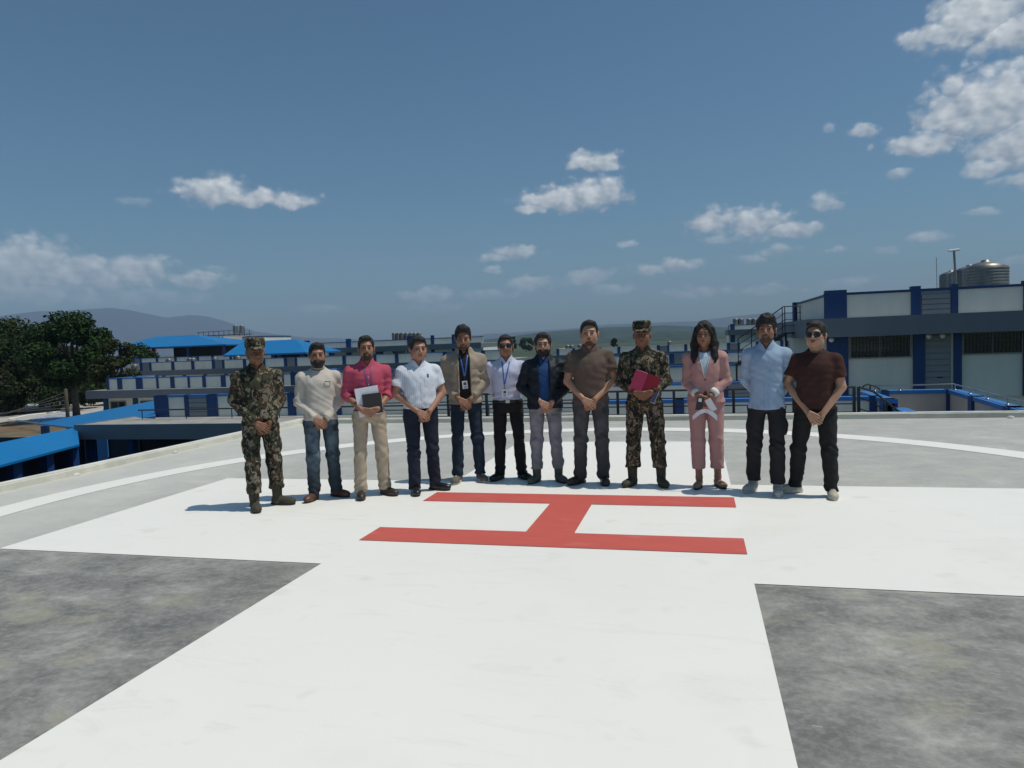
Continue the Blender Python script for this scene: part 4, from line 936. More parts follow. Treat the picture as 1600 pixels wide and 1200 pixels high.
# ---- cloth and skin materials
def cloth(name, c, var=0.15, scale=9, rough=0.85, bump=0.25, stripes=None, fade=None):
    m, t, p = newmat(name, c, rough, 0, 0.2); n = t.nodes; co = n.new('ShaderNodeTexCoord')
    a = n.new('ShaderNodeTexNoise'); a.inputs['Scale'].default_value = scale; a.inputs['Detail'].default_value = 6; t.links.new(co.outputs['Object'], a.inputs['Vector'])
    mx = n.new('ShaderNodeMix'); mx.data_type = 'RGBA'; mx.inputs['A'].default_value = (*[x * (1 - var) for x in c], 1); mx.inputs['B'].default_value = (*[min(1, x * (1 + var)) for x in c], 1)
    t.links.new(a.outputs['Fac'], mx.inputs['Factor']); out = mx.outputs['Result']
    if stripes:
        w = n.new('ShaderNodeTexWave'); w.inputs['Scale'].default_value = stripes[0]; w.bands_direction = 'X'; w.inputs['Distortion'].default_value = 0.4; t.links.new(co.outputs['Object'], w.inputs['Vector'])
        r = n.new('ShaderNodeMapRange'); r.inputs['From Min'].default_value = 0.6; r.inputs['From Max'].default_value = 0.9; r.inputs['To Max'].default_value = stripes[2]; t.links.new(w.outputs['Fac'], r.inputs['Value'])
        m2 = n.new('ShaderNodeMix'); m2.data_type = 'RGBA'; t.links.new(r.outputs[0], m2.inputs['Factor']); t.links.new(out, m2.inputs['A']); m2.inputs['B'].default_value = (*stripes[1], 1); out = m2.outputs['Result']
    if fade:   # worn paler front of the thighs
        sp = n.new('ShaderNodeSeparateXYZ'); t.links.new(co.outputs['Object'], sp.inputs[0])
        r = n.new('ShaderNodeMapRange'); r.inputs['From Min'].default_value = -0.02; r.inputs['From Max'].default_value = -0.085; t.links.new(sp.outputs[1], r.inputs['Value'])
        r2 = n.new('ShaderNodeMapRange'); r2.inputs['From Min'].default_value = 0.35; r2.inputs['From Max'].default_value = 0.62; t.links.new(a.outputs['Fac'], r2.inputs['Value'])
        r3 = n.new('ShaderNodeMapRange'); r3.inputs['From Min'].default_value = 0.25; r3.inputs['From Max'].default_value = 0.5; t.links.new(sp.outputs[2], r3.inputs['Value'])
        f_ = mth('MULTIPLY', mth('MULTIPLY', r.outputs[0], r2.outputs[0], tree=t), r3.outputs[0], tree=t)
        m2 = n.new('ShaderNodeMix'); m2.data_type = 'RGBA'; t.links.new(f_, m2.inputs['Factor']); t.links.new(out, m2.inputs['A']); m2.inputs['B'].default_value = (*fade, 1); out = m2.outputs['Result']
    t.links.new(out, p.inputs['Base Color'])
    b = n.new('ShaderNodeTexNoise'); b.inputs['Scale'].default_value = 38; b.inputs['Detail'].default_value = 4; t.links.new(co.outputs['Object'], b.inputs['Vector'])
    bp = n.new('ShaderNodeBump'); bp.inputs['Strength'].default_value = bump; bp.inputs['Distance'].default_value = 0.010; t.links.new(b.outputs['Fac'], bp.inputs['Height']); t.links.new(bp.outputs[0], p.inputs['Normal'])
    return m
def camo(name, seed):
    m, t, p = newmat(name, (0.1, 0.1, 0.06), 0.9, 0, 0.15); n = t.nodes; co = n.new('ShaderNodeTexCoord')
    mp = n.new('ShaderNodeMapping'); mp.inputs['Location'].default_value = (seed * 3.1, seed * 1.7, seed); mp.inputs['Scale'].default_value = (1, 1, 0.8); t.links.new(co.outputs['Object'], mp.inputs[0])
    out = (0.175, 0.15, 0.112)
    def layer(prev, c, scale, off, lo, dist):
        q = n.new('ShaderNodeTexNoise'); q.inputs['Scale'].default_value = scale; q.inputs['Detail'].default_value = 1.2; q.inputs['Distortion'].default_value = dist
        m2 = n.new('ShaderNodeMapping'); m2.inputs['Location'].default_value = (off, off * 2, off * 3); t.links.new(mp.outputs[0], m2.inputs[0]); t.links.new(m2.outputs[0], q.inputs['Vector'])
        r = n.new('ShaderNodeMapRange'); r.inputs['From Min'].default_value = lo; r.inputs['From Max'].default_value = lo + .012; t.links.new(q.outputs['Fac'], r.inputs['Value'])
        x = n.new('ShaderNodeMix'); x.data_type = 'RGBA'; t.links.new(r.outputs[0], x.inputs['Factor'])
        if isinstance(prev, tuple): x.inputs['A'].default_value = (*prev, 1)
        else: t.links.new(prev, x.inputs['A'])
        x.inputs['B'].default_value = (*c, 1); return x.outputs['Result']
    out = layer(out, (0.046, 0.052, 0.032), 14, 2.0, 0.465, 0.9)
    out = layer(out, (0.075, 0.045, 0.030), 16, 7.0, 0.56, 1.1)
    out = layer(out, (0.020, 0.021, 0.018), 17, 11.0, 0.54, 1.3)
    out = layer(out, (0.21, 0.18, 0.135), 22, 17.0, 0.64, 1.0)
    t.links.new(out, p.inputs['Base Color'])
    b = n.new('ShaderNodeTexNoise'); b.inputs['Scale'].default_value = 30; t.links.new(co.outputs['Object'], b.inputs['Vector'])
    bp = n.new('ShaderNodeBump'); bp.inputs['Strength'].default_value = 0.3; bp.inputs['Distance'].default_value = 0.006; t.links.new(b.outputs['Fac'], bp.inputs['Height']); t.links.new(bp.outputs[0], p.inputs['Normal'])
    return m
def skinmat(name, c):
    m, t, p = newmat(name, c, 0.5, 0, 0.4); n = t.nodes; co = n.new('ShaderNodeTexCoord')
    a = n.new('ShaderNodeTexNoise'); a.inputs['Scale'].default_value = 16; a.inputs['Detail'].default_value = 5; t.links.new(co.outputs['Object'], a.inputs['Vector'])
    mx = n.new('ShaderNodeMix'); mx.data_type = 'RGBA'; mx.inputs['A'].default_value = (c[0] * .82, c[1] * .78, c[2] * .75, 1); mx.inputs['B'].default_value = (c[0] * 1.15, c[1] * 1.12, c[2] * 1.1, 1)
    t.links.new(a.outputs['Fac'], mx.inputs['Factor']); t.links.new(mx.outputs['Result'], p.inputs['Base Color'])
    p.inputs['Subsurface Weight'].default_value = 0.08; p.inputs['Subsurface Radius'].default_value = (0.02, 0.008, 0.004)
    return m
SK = {k: skinmat('skin_' + k, c) for k, c in dict(dark=(0.21, 0.105, 0.062), mid=(0.30, 0.158, 0.102), light=(0.42, 0.245, 0.165), rosy=(0.37, 0.20, 0.14)).items()}
HAIR = noisy('black_hair', (0.007, 0.006, 0.006), (0.018, 0.015, 0.013), scale=30, rough=0.55, bump=0.6, bscale=120, stretch=(1, 1, .35))
HAIRB = noisy('dark_brown_hair', (0.022, 0.014, 0.010), (0.05, 0.032, 0.022), scale=30, rough=0.5, bump=0.6, bscale=120, stretch=(1, 1, .3))
STUB = noisy('stubble', (0.06, 0.038, 0.028), (0.11, 0.066, 0.048), scale=90, rough=0.8)
EYEW = newmat('eye_white', (0.15, 0.13, 0.12), 0.5)[0]; EYEI = newmat('iris_dark', (0.012, 0.008, 0.006), 0.2)[0]
LIP = newmat('lip', (0.26, 0.10, 0.085), 0.5)[0]
LENS = newmat('dark_lens', (0.006, 0.007, 0.009), 0.06, 0, 0.9)[0]; RIM = newmat('spectacle_rim', (0.02, 0.018, 0.016), 0.3)[0]
PLAST = newmat('white_card', (0.72, 0.72, 0.74), 0.4)[0]
INK = newmat('dark_print', (0.05, 0.06, 0.14), 0.6)[0]

def vadd(a, b, s=1.0): return tuple(a[i] + b[i] * s for i in range(3))
def vn(a):
    l = math.sqrt(sum(x * x for x in a)); return tuple(x / l for x in a)
def vcross(a, b): return (a[1] * b[2] - a[2] * b[1], a[2] * b[0] - a[0] * b[2], a[0] * b[1] - a[1] * b[0])
def add_hand(fd, W_, d, nrm, side, curl=0.5, sc_=1.0, spread=0.0, thumb_in=0.0):
    """W_ wrist, d direction to knuckles, nrm direction the palm faces, side = +1/-1 picks the thumb side"""
    d = vn(d); s = vn(vcross(d, nrm)); s = tuple(x * side for x in s); nrm = vn(vcross(s, d)) if side > 0 else vn(vcross(d, s)); k = 0.006
    for i in range(4):
        off = (0.0315 - 0.021 * i) * sc_
        kn = vadd(vadd(W_, d, (0.092 - (0.004 if i in (0,) else 0.0) - (0.008 if i == 3 else 0)) * sc_), s, off)
        fd.cone(vadd(vadd(W_, s, off * .6), d, .01), kn, 0.0135 * sc_, 0.0098 * sc_, k=0.008)
        ln = (0.072, 0.080, 0.075, 0.060)[i] * sc_; p0 = kn; ang = 0.0
        for j, fr_ in enumerate((0.45, 0.32, 0.23)):
            ang += curl * (0.75, 1.0, 0.6)[j] * (1 + .12 * i)
            dd = tuple(d[q] * math.cos(ang) + nrm[q] * math.sin(ang) + s[q] * spread * (1.5 - i) for q in range(3)); p1 = vadd(p0, dd, ln * fr_)
            fd.cone(p0, p1, (0.0090 - .0006 * j) * sc_, (0.0083 - .0008 * j) * sc_, k=0.001); p0 = p1
    t0 = vadd(vadd(W_, d, 0.022 * sc_), s, 0.022 * sc_); t1 = vadd(vadd(vadd(W_, d, 0.058 * sc_), s, 0.046 * sc_), nrm, .012); t2 = vadd(vadd(vadd(t1, d, 0.030 * sc_), s, (0.006 - .02 * thumb_in) * sc_), nrm, 0.008); t3 = vadd(vadd(t2, d, 0.022 * sc_), nrm, .006)
    fd.cone(t0, t1, 0.0155 * sc_, 0.0125 * sc_, k=0.010); fd.cone(t1, t2, 0.0115 * sc_, 0.0105 * sc_, k=0.003); fd.cone(t2, t3, 0.0105 * sc_, 0.0088 * sc_, k=0.003)
def rotm(yaw, pitch, roll):
    return Matrix.Rotation(yaw, 3, 'Z') @ Matrix.Rotation(pitch, 3, 'X') @ Matrix.Rotation(roll, 3, 'Y')

PEOPLE = {}
def person(key, label, foot, H, face=0.0, girth=1.0, belly=0.0, skin='mid', pose='clasp', hz=0.90, top=None, trousers=None, shoes=None, hair='short', beard=None, glasses=None, head=(0, 0, 0), feet=((-0.13, 0.0, -.25), (0.13, 0.0, .25)), seed=0, female=False, cap=None, sleeve='long', topkind='shirt', inner=None, hem=0.93, legw=1.0, them=0.05, shw=1.0, belt=None, tuck=False, hairmat=None, armspread=1.0, headw=1.0, jaw=1.0, hl=0.0, vol=0.0, asym=0.0, lean=0.0, cargo=False, smile=False, turnup=False, cuffmat=None, collar=True):
    o = empty('person', (foot[0], foot[1], 0.009), face); tag(o, label, 'person')
    sf = H / 1.704; o.scale = (sf, sf, sf)
    G = girth * 1.05; armspread *= .965; o.rotation_euler = (0, R_(lean), face); rng = random.Random(seed)
    hcx = 0.0
    # --- skeleton
    sx_ = 0.185 * shw; Sh = {-1: (-sx_, 0.012, 1.338), 1: (sx_, 0.012, 1.338)}
    if pose == 'clasp':
        ex = (0.228 + .22 * (G - 1)) * armspread; ez = 1.095; ey_ = .03 - .35 * max(0, G - 1.05)
        El = {-1: (-ex - asym * .02, ey_ + asym * .02, ez + asym * .012), 1: (ex - asym * .012, ey_ - asym * .015, ez - asym * .015)}
        yf_ = -0.135 - 0.10 * (G - 1) - belly * .9
        Wr = {-1: (-0.062 + asym * .015, yf_ + .01, hz + .035), 1: (0.066 + asym * .02, yf_ + .005, hz + .03)}
    elif pose == 'back':
        El = {-1: (-0.232 * armspread, 0.075, 1.10), 1: (0.232 * armspread, 0.075, 1.10)}; Wr = {-1: (-0.10, 0.165, .93), 1: (0.10, 0.17, .93)}
    elif pose == 'hold':     # both hands low at belly, holding papers
        El = {-1: (-0.230, 0.02, 1.10), 1: (0.230, 0.02, 1.10)}; Wr = {-1: (-0.08, -.175 - belly, hz + .03), 1: (0.085, -.165 - belly, hz + .03)}
    # --- body: one continuous skin surface
    xs = spaced([(-.34, -.12, .009), (-.12, .12, .004), (.12, .34, .009)]); ys = spaced([(-.27, .12, .0045), (.12, .30, .009)]); 
    zs = spaced([(0.0, hz - .16, .012), (hz - .16, hz + .12, .0045), (hz + .12, 1.43, .010), (1.43, 1.77, .0038)])
    B = Field(xs, ys, zs)
    for sgn, ft_ in zip((-1, 1), feet):
        hip_ = (0.088 * sgn, 0.01, 0.86); kn = ((ft_[0] * .55 + .088 * sgn * .45), -0.015 + ft_[1] * .5, 0.475); an = (ft_[0], ft_[1] + .02, 0.09)
        B.cone(hip_, kn, .07, .048, .02); B.cone(kn, an, .048, .034, .01)
        B.cone(an, (ft_[0], ft_[1] + .0, .035), .034, .028, .02)
    B.loft([(0.84, 0, 0.005, .12 * G, .08), (0.95, 0, 0, .135 * G, .09), (1.05, 0, 0, .12 * G, .085), (1.22, 0, 0, .14 * G, .095), (1.32, 0, 0.01, .135 * G, .080), (1.40, 0, 0.012, .06, .05)], .03)
    for s_ in (-1, 1):
        B.cone(Sh[s_], El[s_], .050 * G ** .5, .041 * G ** .6, .02); B.cone(El[s_], Wr[s_], .043 * G ** .6, .0275, .012)
    B.cone((0, 0.02, 1.40), (0, 0.008, 1.52), .058 * (G ** .5) * (.86 if female else 1), .052 * (G ** .4) * (.88 if female else 1), .03)
    if pose == 'clasp':
        Rw, Lw = Wr[-1], Wr[1]
        add_hand(B, vadd(Lw, (0, .006, -.002)), (-0.72, -.10, -.62), (-.25, .9, -.2), 1, .38, .98)       # under hand
        add_hand(B, vadd(Rw, (0, -.030, .0)), (0.80, -.10, -.50), (.1, .95, -.3), -1, .40, 1.0)            # over hand
    elif pose == 'back':
        add_hand(B, Wr[1], (-.85, .1, -.35), (0, -1, 0), 1, .3); add_hand(B, Wr[-1], (.8, .2, -.45), (0, -1, 0), -1, .3)
    elif pose == 'hold':
        add_hand(B, Wr[1], (-.85, -.15, -.25), (-.1, .95, .2), 1, .55, 1.0); add_hand(B, Wr[-1], (.85, -.12, -.25), (.1, .95, .2), -1, .55, 1.0)
    # head
    HR = rotm(*[R_(q) for q in head]); piv = Vector((0, 0.01, 1.47))
    HS = 1.10
    def hp(p_): v_ = HR @ ((Vector(p_) - piv) * HS) + piv; return (v_.x, v_.y - .004, v_.z - .020)
    rt = [[HR[i][j] for j in range(3)] for i in range(3)]
    hw = headw * (0.94 if female else 1.0)
    def he(fd, c, r, k=.008): fd.ell(hp(c), (r[0] * HS, r[1] * HS, r[2] * HS), k, rt)
    he(B, (0, .014, 1.612), (.0745 * hw, .094, .088), .0)
    he(B, (0, -.022, 1.548), (.059 * hw * jaw, .068, .068), .03)
    he(B, (0, -.060, 1.500 + .003 * (jaw - 1) * 10), (.027 * hw * jaw, .024, .022), .028)
    for s_ in (-1, 1):
        he(B, (s_ * .036 * hw, -.048, 1.556), (.025, .029, .034), .025)
        he(B, (s_ * .045 * hw * jaw, -.01, 1.525), (.018 * hw * jaw, .035, .03), .02)
        he(B, (s_ * .077 * hw, .012, 1.583), (.0085, .019, .031), .006)
        he(B, (s_ * .080 * hw, .018, 1.595), (.007, .014, .016), .006)
    he(B, (0, -.074, 1.618), (.048 * hw, .013, .011), .02)
    B.cone(hp((0, -.084, 1.600)), hp((0, -.104, 1.566)), .0093, .0137, .010)
    for s_ in (-1, 1): he(B, (s_ * .0125, -.093, 1.559), (.009, .011, .008), .006)
    he(B, (0, -.080, 1.532), (.028, .014, .017), .012)
    for s_ in (-1, 1):
        c_ = hp((s_ * .031 * hw, -.094, 1.594)); B.sub(lambda P, c_=c_: sdf_ell(P, c_, (.0187, .0135, .011), rt), [c_[i] - .03 for i in range(3)], [c_[i] + .03 for i in range(3)], .014)
    V, Q = surfnet(B); mesh_np('body', V, Q, SK[skin], o)
    # eyes, brows, lips
    def ellmesh(name, c, r, mat, k=1, parent=o):
        q = MB(); pr = [(max(1e-4, math.sin(math.pi * i / 8)), -math.cos(math.pi * i / 8)) for i in range(9)]; q.lathe(pr, (0, 0, 0), 12)
        q.v = [hp((c[0] + x_ * r[0], c[1] + y_ * r[1], c[2] + z_ * r[2])) for x_, y_, z_ in q.v]; return child(q, name, mat, parent, True)
    for s_ in (-1, 1):
        e_ = ellmesh('eye', (s_ * .031 * hw, -.0785, 1.5935), (.0130, .0080, .0036), EYEW); ir = ellmesh('iris', (s_ * .031 * hw, -.0845, 1.5935), (.0060, .0036, .0037), EYEI); ir.parent = e_
        q = MB(); bw = [(s_ * (.012 + .009 * i) * hw, -.0905 + .0028 * (i - 1) ** 2 * .6, 1.6135 + .004 * math.sin(i / 4 * 3.1)) for i in range(5)]
        q.tube([hp(b_) for b_ in bw], [.0028, .0042, .0042, .0036, .0018] if not female else [.002, .003, .003, .0025, .0012], 6); child(q, 'eyebrow', HAIR, o, True)
    q = MB(); q.tube([hp(p_) for p_ in [(-.024, -.083, 1.5315), (-.012, -.0925, 1.5335), (0, -.0955, 1.5325), (.012, -.0925, 1.5335), (.024, -.083, 1.5315)]], [.002, .0045, .0045, .0045, .002], 6)
    q.tube([hp(p_) for p_ in [(-.021, -.083, 1.529), (-.010, -.092, 1.5245), (0, -.0945, 1.5235), (.010, -.092, 1.5245), (.021, -.083, 1.529)]], [.002, .005, .0055, .005, .002], 6); child(q, 'lips', LIP, o, True)
    # --- hair
    hm_ = hairmat or HAIR
    hx = spaced([(-.15, .15, .0040)]); hy = spaced([(-.16, .18, .0040)]); hz_ = spaced([(1.24 if hair == 'longf' else 1.45, 1.80, .0042)])
    if cap is None:
        Hf = Field(hx, hy, hz_)
        th_ = dict(short=.008, messy=.017, thick=.013, neat=.010, longf=.015)[hair]
        he(Hf, (0, .020, 1.622), (.0765 * hw + th_ * .55, .094 + th_ * .7, .085 + th_ + vol), 0)
        if hair in ('messy', 'thick', 'short'): he(Hf, (.012 * (seed % 3 - 1), -.030 - vol, 1.682 + vol * .6), (.058, .050, .020 + th_ * .6 + vol), .015)
        if hair == 'neat': he(Hf, (.0, -.020, 1.678), (.064, .056, .022), .012)
        if hair == 'longf':
            for s_ in (-1, 1):
                Hf.cone(hp((s_ * .068, .0, 1.64)), hp((s_ * .088, -.010, 1.50)), .032, .042, .02); Hf.cone(hp((s_ * .088, -.010, 1.50)), (s_ * .100, -.070, 1.345), .045, .036, .02); Hf.cone((s_ * .100, -.070, 1.345), (s_ * .098, -.085, 1.30), .034, .020, .02)
            Hf.cone(hp((0, .06, 1.60)), (0, .08, 1.36), .075, .06, .03)
            Hf.cone(hp((-.03, -.065, 1.675)), hp((-.072, -.05, 1.60)), .018, .016, .012); Hf.cone(hp((.03, -.065, 1.675)), hp((.072, -.05, 1.60)), .018, .016, .012)
        amp_ = dict(short=.0025, messy=.008, thick=.005, neat=.002, longf=.0035)[hair]
        r_ = np.random.default_rng(seed + 5); ph = r_.uniform(0, 6, 6); X_, Y_, Z_ = Hf.P((slice(None),) * 3)
        Hf.F += (amp_ * (np.sin(90 * X_ + 3 * np.sin(40 * Y_ + ph[0])) * .5 + np.sin(75 * Y_ + 40 * Z_ + ph[1]) * .5 + (np.sin(110 * X_ + 60 * Y_ + ph[2]) * .3))).astype(np.float32)
        # cut the face opening and the nape
        fc = hp((.006 * (seed % 3 - 1), -.112, 1.575 + hl)); rr_f = (.0675 * hw * HS, .088 * HS, (.088 if hair != 'messy' else .078) * HS) if hair != 'longf' else (.060 * HS, .085 * HS, .092 * HS)
        Px = Hf.P((slice(None),) * 3); dx_, dy_, dz_ = [np.broadcast_to(Px[i] - fc[i], Hf.F.shape) for i in range(3)]
        lx, ly, lz = [rt[0][i] * dx_ + rt[1][i] * dy_ + rt[2][i] * dz_ for i in range(3)]
        ex_ = 3.4 if hair != 'longf' else 2.2
        kk = (np.abs(lx / rr_f[0]) ** ex_ + np.abs(ly / rr_f[1]) ** ex_ + np.abs(lz / rr_f[2]) ** ex_) ** (1 / ex_)
        Hf.F = np.maximum(Hf.F, (1 - kk) * rr_f[0]).astype(np.float32)
        if hair != 'longf':
            X_, Y_, Z_ = Hf.P((slice(None),) * 3)
            low = np.where(Y_ > .05, 1.50 + .0 * X_, np.where(Y_ > -.005, 1.602, 1.568)) if hair != 'messy' else np.where(Y_ > .05, 1.485, np.where(Y_ > -.005, 1.595, 1.555))
            Hf.F = np.maximum(Hf.F, low - Z_).astype(np.float32)
        V, Q = surfnet(Hf); mesh_np('hair', V, Q, hm_, o)
    else:
        # close cropped sides under a patrol cap
        Hf = Field(hx, hy, hz_); he(Hf, (0, .022, 1.615), (.0765, .096, .084), 0)
        X_, Y_, Z_ = Hf.P((slice(None),) * 3); Hf.F = np.maximum(np.maximum(Hf.F, np.where(Y_ > .045, 1.515, 1.595) - Z_), np.maximum(Y_ * -1 - .035, Z_ - 1.655)).astype(np.float32)
        V, Q = surfnet(Hf); mesh_np('hair', V, Q, hm_, o)
        Cf = Field(hx, spaced([(-.20, .15, .004)]), spaced([(1.60, 1.76, .0036)]))
        Cf.loft([(1.636, 0, .008, .0865, .105), (1.66, 0, .008, .0885, .107), (1.70, 0, .006, .0865, .104), (1.722, 0, .004, .082, .098), (1.731, 0, .004, .070, .086)], 0, 2.2)
        Cf.ell((0, -.105, 1.640), (.070, .066, .0065), .006, [[1, 0, 0], [0, math.cos(.22), -math.sin(.22)], [0, math.sin(.22), math.cos(.22)]])
        Cf.fold(.0016, seed + 9, 60)
        V, Q = surfnet(Cf); cp = mesh_np('cap', V, Q, cap, o)
        V = np.array([hp(v_) for v_ in V]); cp.data.vertices.foreach_set('co', V.astype(np.float32).ravel()); cp.data.update()
        q = MB(); q.tube([hp((.0895 * math.cos(a_), .008 + .108 * math.sin(a_), 1.664)) for a_ in np.linspace(0, 2 * math.pi, 33)], .0022, 5, cap=False); b_ = child(q, 'cap_seam', cap, cp, True)
        b_.parent = cp
    # --- beard
    if beard and beard != 'moustache':
        full = beard == 'full'
        Bf = Field(spaced([(-.09, .09, .0035)]), spaced([(-.13, .05, .0035)]), spaced([(1.44, 1.60, .0035)]))
        tk = dict(full=.0062, short=.0022, stubble=.0012, goatee=.0016, moustache=.0)[beard]
        Bf.ell((0, -.022, 1.546), (.059 * hw * jaw + tk, .068 + tk, .068 + tk), 0); Bf.ell((0, -.060, 1.500 - tk), (.028 * hw * jaw + tk, .026 + tk, .023 + tk * 1.4), .024)
        for s_ in (-1, 1): Bf.ell((s_ * .045 * hw * jaw, -.01, 1.525), (.0185 * hw * jaw + tk, .036 + tk, .031 + tk), .016)
        Bf.ell((0, -.080, 1.5325), (.029 + tk, .0145 + tk, .020), .010)
        X_, Y_, Z_ = Bf.P((slice(None),) * 3)
        # upper line: moustache in the middle, sideburn at the sides
        if beard in ('full', 'short', 'stubble'): line = 1.5435 + np.clip((np.abs(X_) - .030) * .25, -.02, .006) + np.where(Y_ > -.018, .050, 0.0) * 1.0
        else: line = np.where(np.abs(X_) < .022, 1.5185, 1.5185 - (np.abs(X_) - .022) * 1.2) + 0 * Y_
        Bf.F = np.maximum(Bf.F, Z_ - line).astype(np.float32); 
        Bf.F = np.maximum(Bf.F, Y_ - (.012 if beard != 'goatee' else -.03)).astype(np.float32)
        mc = (0, -.105, 1.5285); Bf.F = np.maximum(Bf.F, -sdf_ell((X_, Y_, Z_), mc, (.019, .035, .0048))).astype(np.float32)
        Bf.F = np.maximum(Bf.F, -sdf_ell((X_, Y_, Z_), (0, -.112, 1.562), (.019, .03, .016))).astype(np.float32)
        if full: Bf.F += (.0016 * np.sin(200 * X_ + 60 * Z_) * np.sin(150 * Z_ + 80 * Y_)).astype(np.float32)
        V, Q = surfnet(Bf)
        if len(V):
            b_ = mesh_np('beard', V, Q, HAIR if beard in ('full',) else STUB if beard in ('stubble', 'goatee') else HAIRB, o); V = np.array([hp(v_) for v_ in V]); b_.data.vertices.foreach_set('co', V.astype(np.float32).ravel()); b_.data.update()
    if beard in ('moustache', 'stubble', 'goatee', 'short') :
        q = MB(); q.tube([hp(p_) for p_ in [(-.026, -.084, 1.538), (-.012, -.0955, 1.5425), (0, -.0985, 1.5425), (.012, -.0955, 1.5425), (.026, -.084, 1.538)]], [.001, .0026, .0024, .0026, .001], 6); child(q, 'moustache', STUB, o, True)
    # --- glasses
    if glasses:
        q = MB(); gl = empty('glasses'); gl.parent = o
        dark = glasses == 'sun'
        rx_, rz_ = (.0275, .0205) if dark else (.0255, .0185)
        for s_ in (-1, 1):
            c_ = (s_ * .0325 * hw, -.1005, 1.592); ring = []
            for i in range(21):
                a_ = 2 * math.pi * i / 20; ca, sa = math.cos(a_), math.sin(a_); k_ = (abs(ca) ** 3.2 + abs(sa) ** 3.2) ** (-1 / 3.2)
                x_ = rx_ * ca * k_; ring.append(hp((c_[0] + x_, c_[1] + abs(x_ + s_ * .01) * .12 + max(0, s_ * x_) * .25, c_[2] + rz_ * sa * k_ - (0.002 if sa < 0 else 0))))
            q.tube(ring, .0018 if not dark else .0022, 5, cap=False)
            if dark:
                l_ = MB(); l_.poly(ring[:-1]); l_.poly([hp((0, 0, 0)) if 0 else (p_[0], p_[1] + .002, p_[2]) for p_ in reversed(ring[:-1])]); child(l_, 'lens', LENS, gl)
            q.tube([hp((s_ * .0600 * hw, -.090, 1.598)), hp((s_ * .081 * hw, -.03, 1.600)), hp((s_ * .083 * hw, .015, 1.598))], .0022, 5)
        q.tube([hp((-.008, -.1005, 1.596)), hp((0, -.104, 1.598)), hp((.008, -.1005, 1.596))], .0022, 5)
        child(q, 'spectacle_frame', RIM, gl, True)
    # --- torso garment
    def torso_prof(g, zb, zt=1.452, dy=0.0, off=0.0, flare=0.0, waist=0.0):
        b_ = belly
        P_ = [(zb, 0, -b_ * .3, (.163 + flare) * g + off, .122 * g + off + b_ * .5), (1.00, 0, -b_ * .5, (.157 - waist + flare * .5) * g + off, .119 * g + off + b_ * .75), (1.08, 0, -b_ * .5, (.154 - waist) * g + off, .117 * g + off + b_ * .8), (1.20, 0, -b_ * .25, .165 * g + off, .120 * g + off + b_ * .4), (1.30, 0, 0, .180 * (g * .5 + .5) * shw + off, .114 * g ** .6 + off), (1.35, 0, .006, .170 * shw + off, .100 + off), (1.395, 0, .012, .105 + off, .078 + off), (1.425, 0, .015, .078 + off, .066 + off), (zt, 0, .016, .066 + off * .6, .060 + off * .6)]
        P_ = [q_ for q_ in P_ if q_[0] >= zb]
        return P_
    bb = 0.36
    def mkfield(zb, zt=1.50, h=.0058): return Field(spaced([(-bb, bb, h)]), spaced([(-.30, .30, h)]), spaced([(zb - .02, zt, h)]))
    def sleeves(fd, kind, off=0.0, cuff=None):
        for s_ in (-1, 1): fd.cone((s_ * .045, .014, 1.418), (s_ * .150 * shw, .012, 1.354), .032 + off, .048 + off, .04)
        for s_ in (-1, 1):
            S_, E_, W_ = Sh[s_], El[s_], Wr[s_]
            gs = G ** .5
            fd.cone((S_[0] * .80, S_[1], S_[2] - .010), S_, .052 * gs + off, .053 * gs + off, .04)
            if kind == 'short':
                e_ = tuple(S_[i] + (E_[i] - S_[i]) * .66 for i in range(3)); fd.cone(S_, e_, .054 * gs + off, .068 * gs + off, .04, flat=True)
            elif kind == 'rolled':
                fd.cone(S_, E_, .053 * gs + off, .055 * gs + off, .04); e_ = tuple(E_[i] + (W_[i] - E_[i]) * .30 for i in range(3)); fd.cone(E_, e_, .053 * gs + off, .053 * gs + off, .012, flat=True)
                a_ = tuple(E_[i] + (W_[i] - E_[i]) * .12 for i in range(3)); fd.cone(a_, e_, .058 * gs + off, .058 * gs + off, .004, flat=True)
            else:
                fr_ = .96 if kind == 'long' else .80
                fd.cone(S_, E_, .053 * gs + off, .055 * gs + off, .04); e_ = tuple(E_[i] + (W_[i] - E_[i]) * fr_ for i in range(3)); fd.cone(E_, e_, .056 * gs + off, .040 + off, .012, flat=True)
    res = dict(o=o, sf=sf, Wr=Wr, El=El, hp=hp)
    def collar_of(mat, par, r=.064, h=.030, spread=.35):
        Cf = Field(spaced([(-.12, .12, .004)]), spaced([(-.12, .12, .004)]), spaced([(1.36, 1.52, .004)]))
        P_ = Cf.P((slice(None),) * 3); X_, Y_, Z_ = P_
        yy = Y_ - .012 + (Z_ - 1.45) * .25; rad = np.sqrt(X_ ** 2 + (yy * 1.08) ** 2)
        rr2 = r * G ** .35 + (1.470 - Z_) * .48
        d = np.abs(rad - rr2) - .0048; zt_ = 1.476 + Y_ * .36
        d = np.maximum(d, np.maximum(Z_ - zt_, (zt_ - .048 - .55 * np.maximum(-Y_ - .02, 0)) - Z_)); d = np.maximum(d, np.where(Y_ < 0, (.004 + (Z_ - 1.395) * .62) - np.abs(X_), -1))
        Cf.F = d.astype(np.float32); V, Q = surfnet(Cf)
        if len(V): return mesh_np('collar', V, Q, mat, par)
    T = None
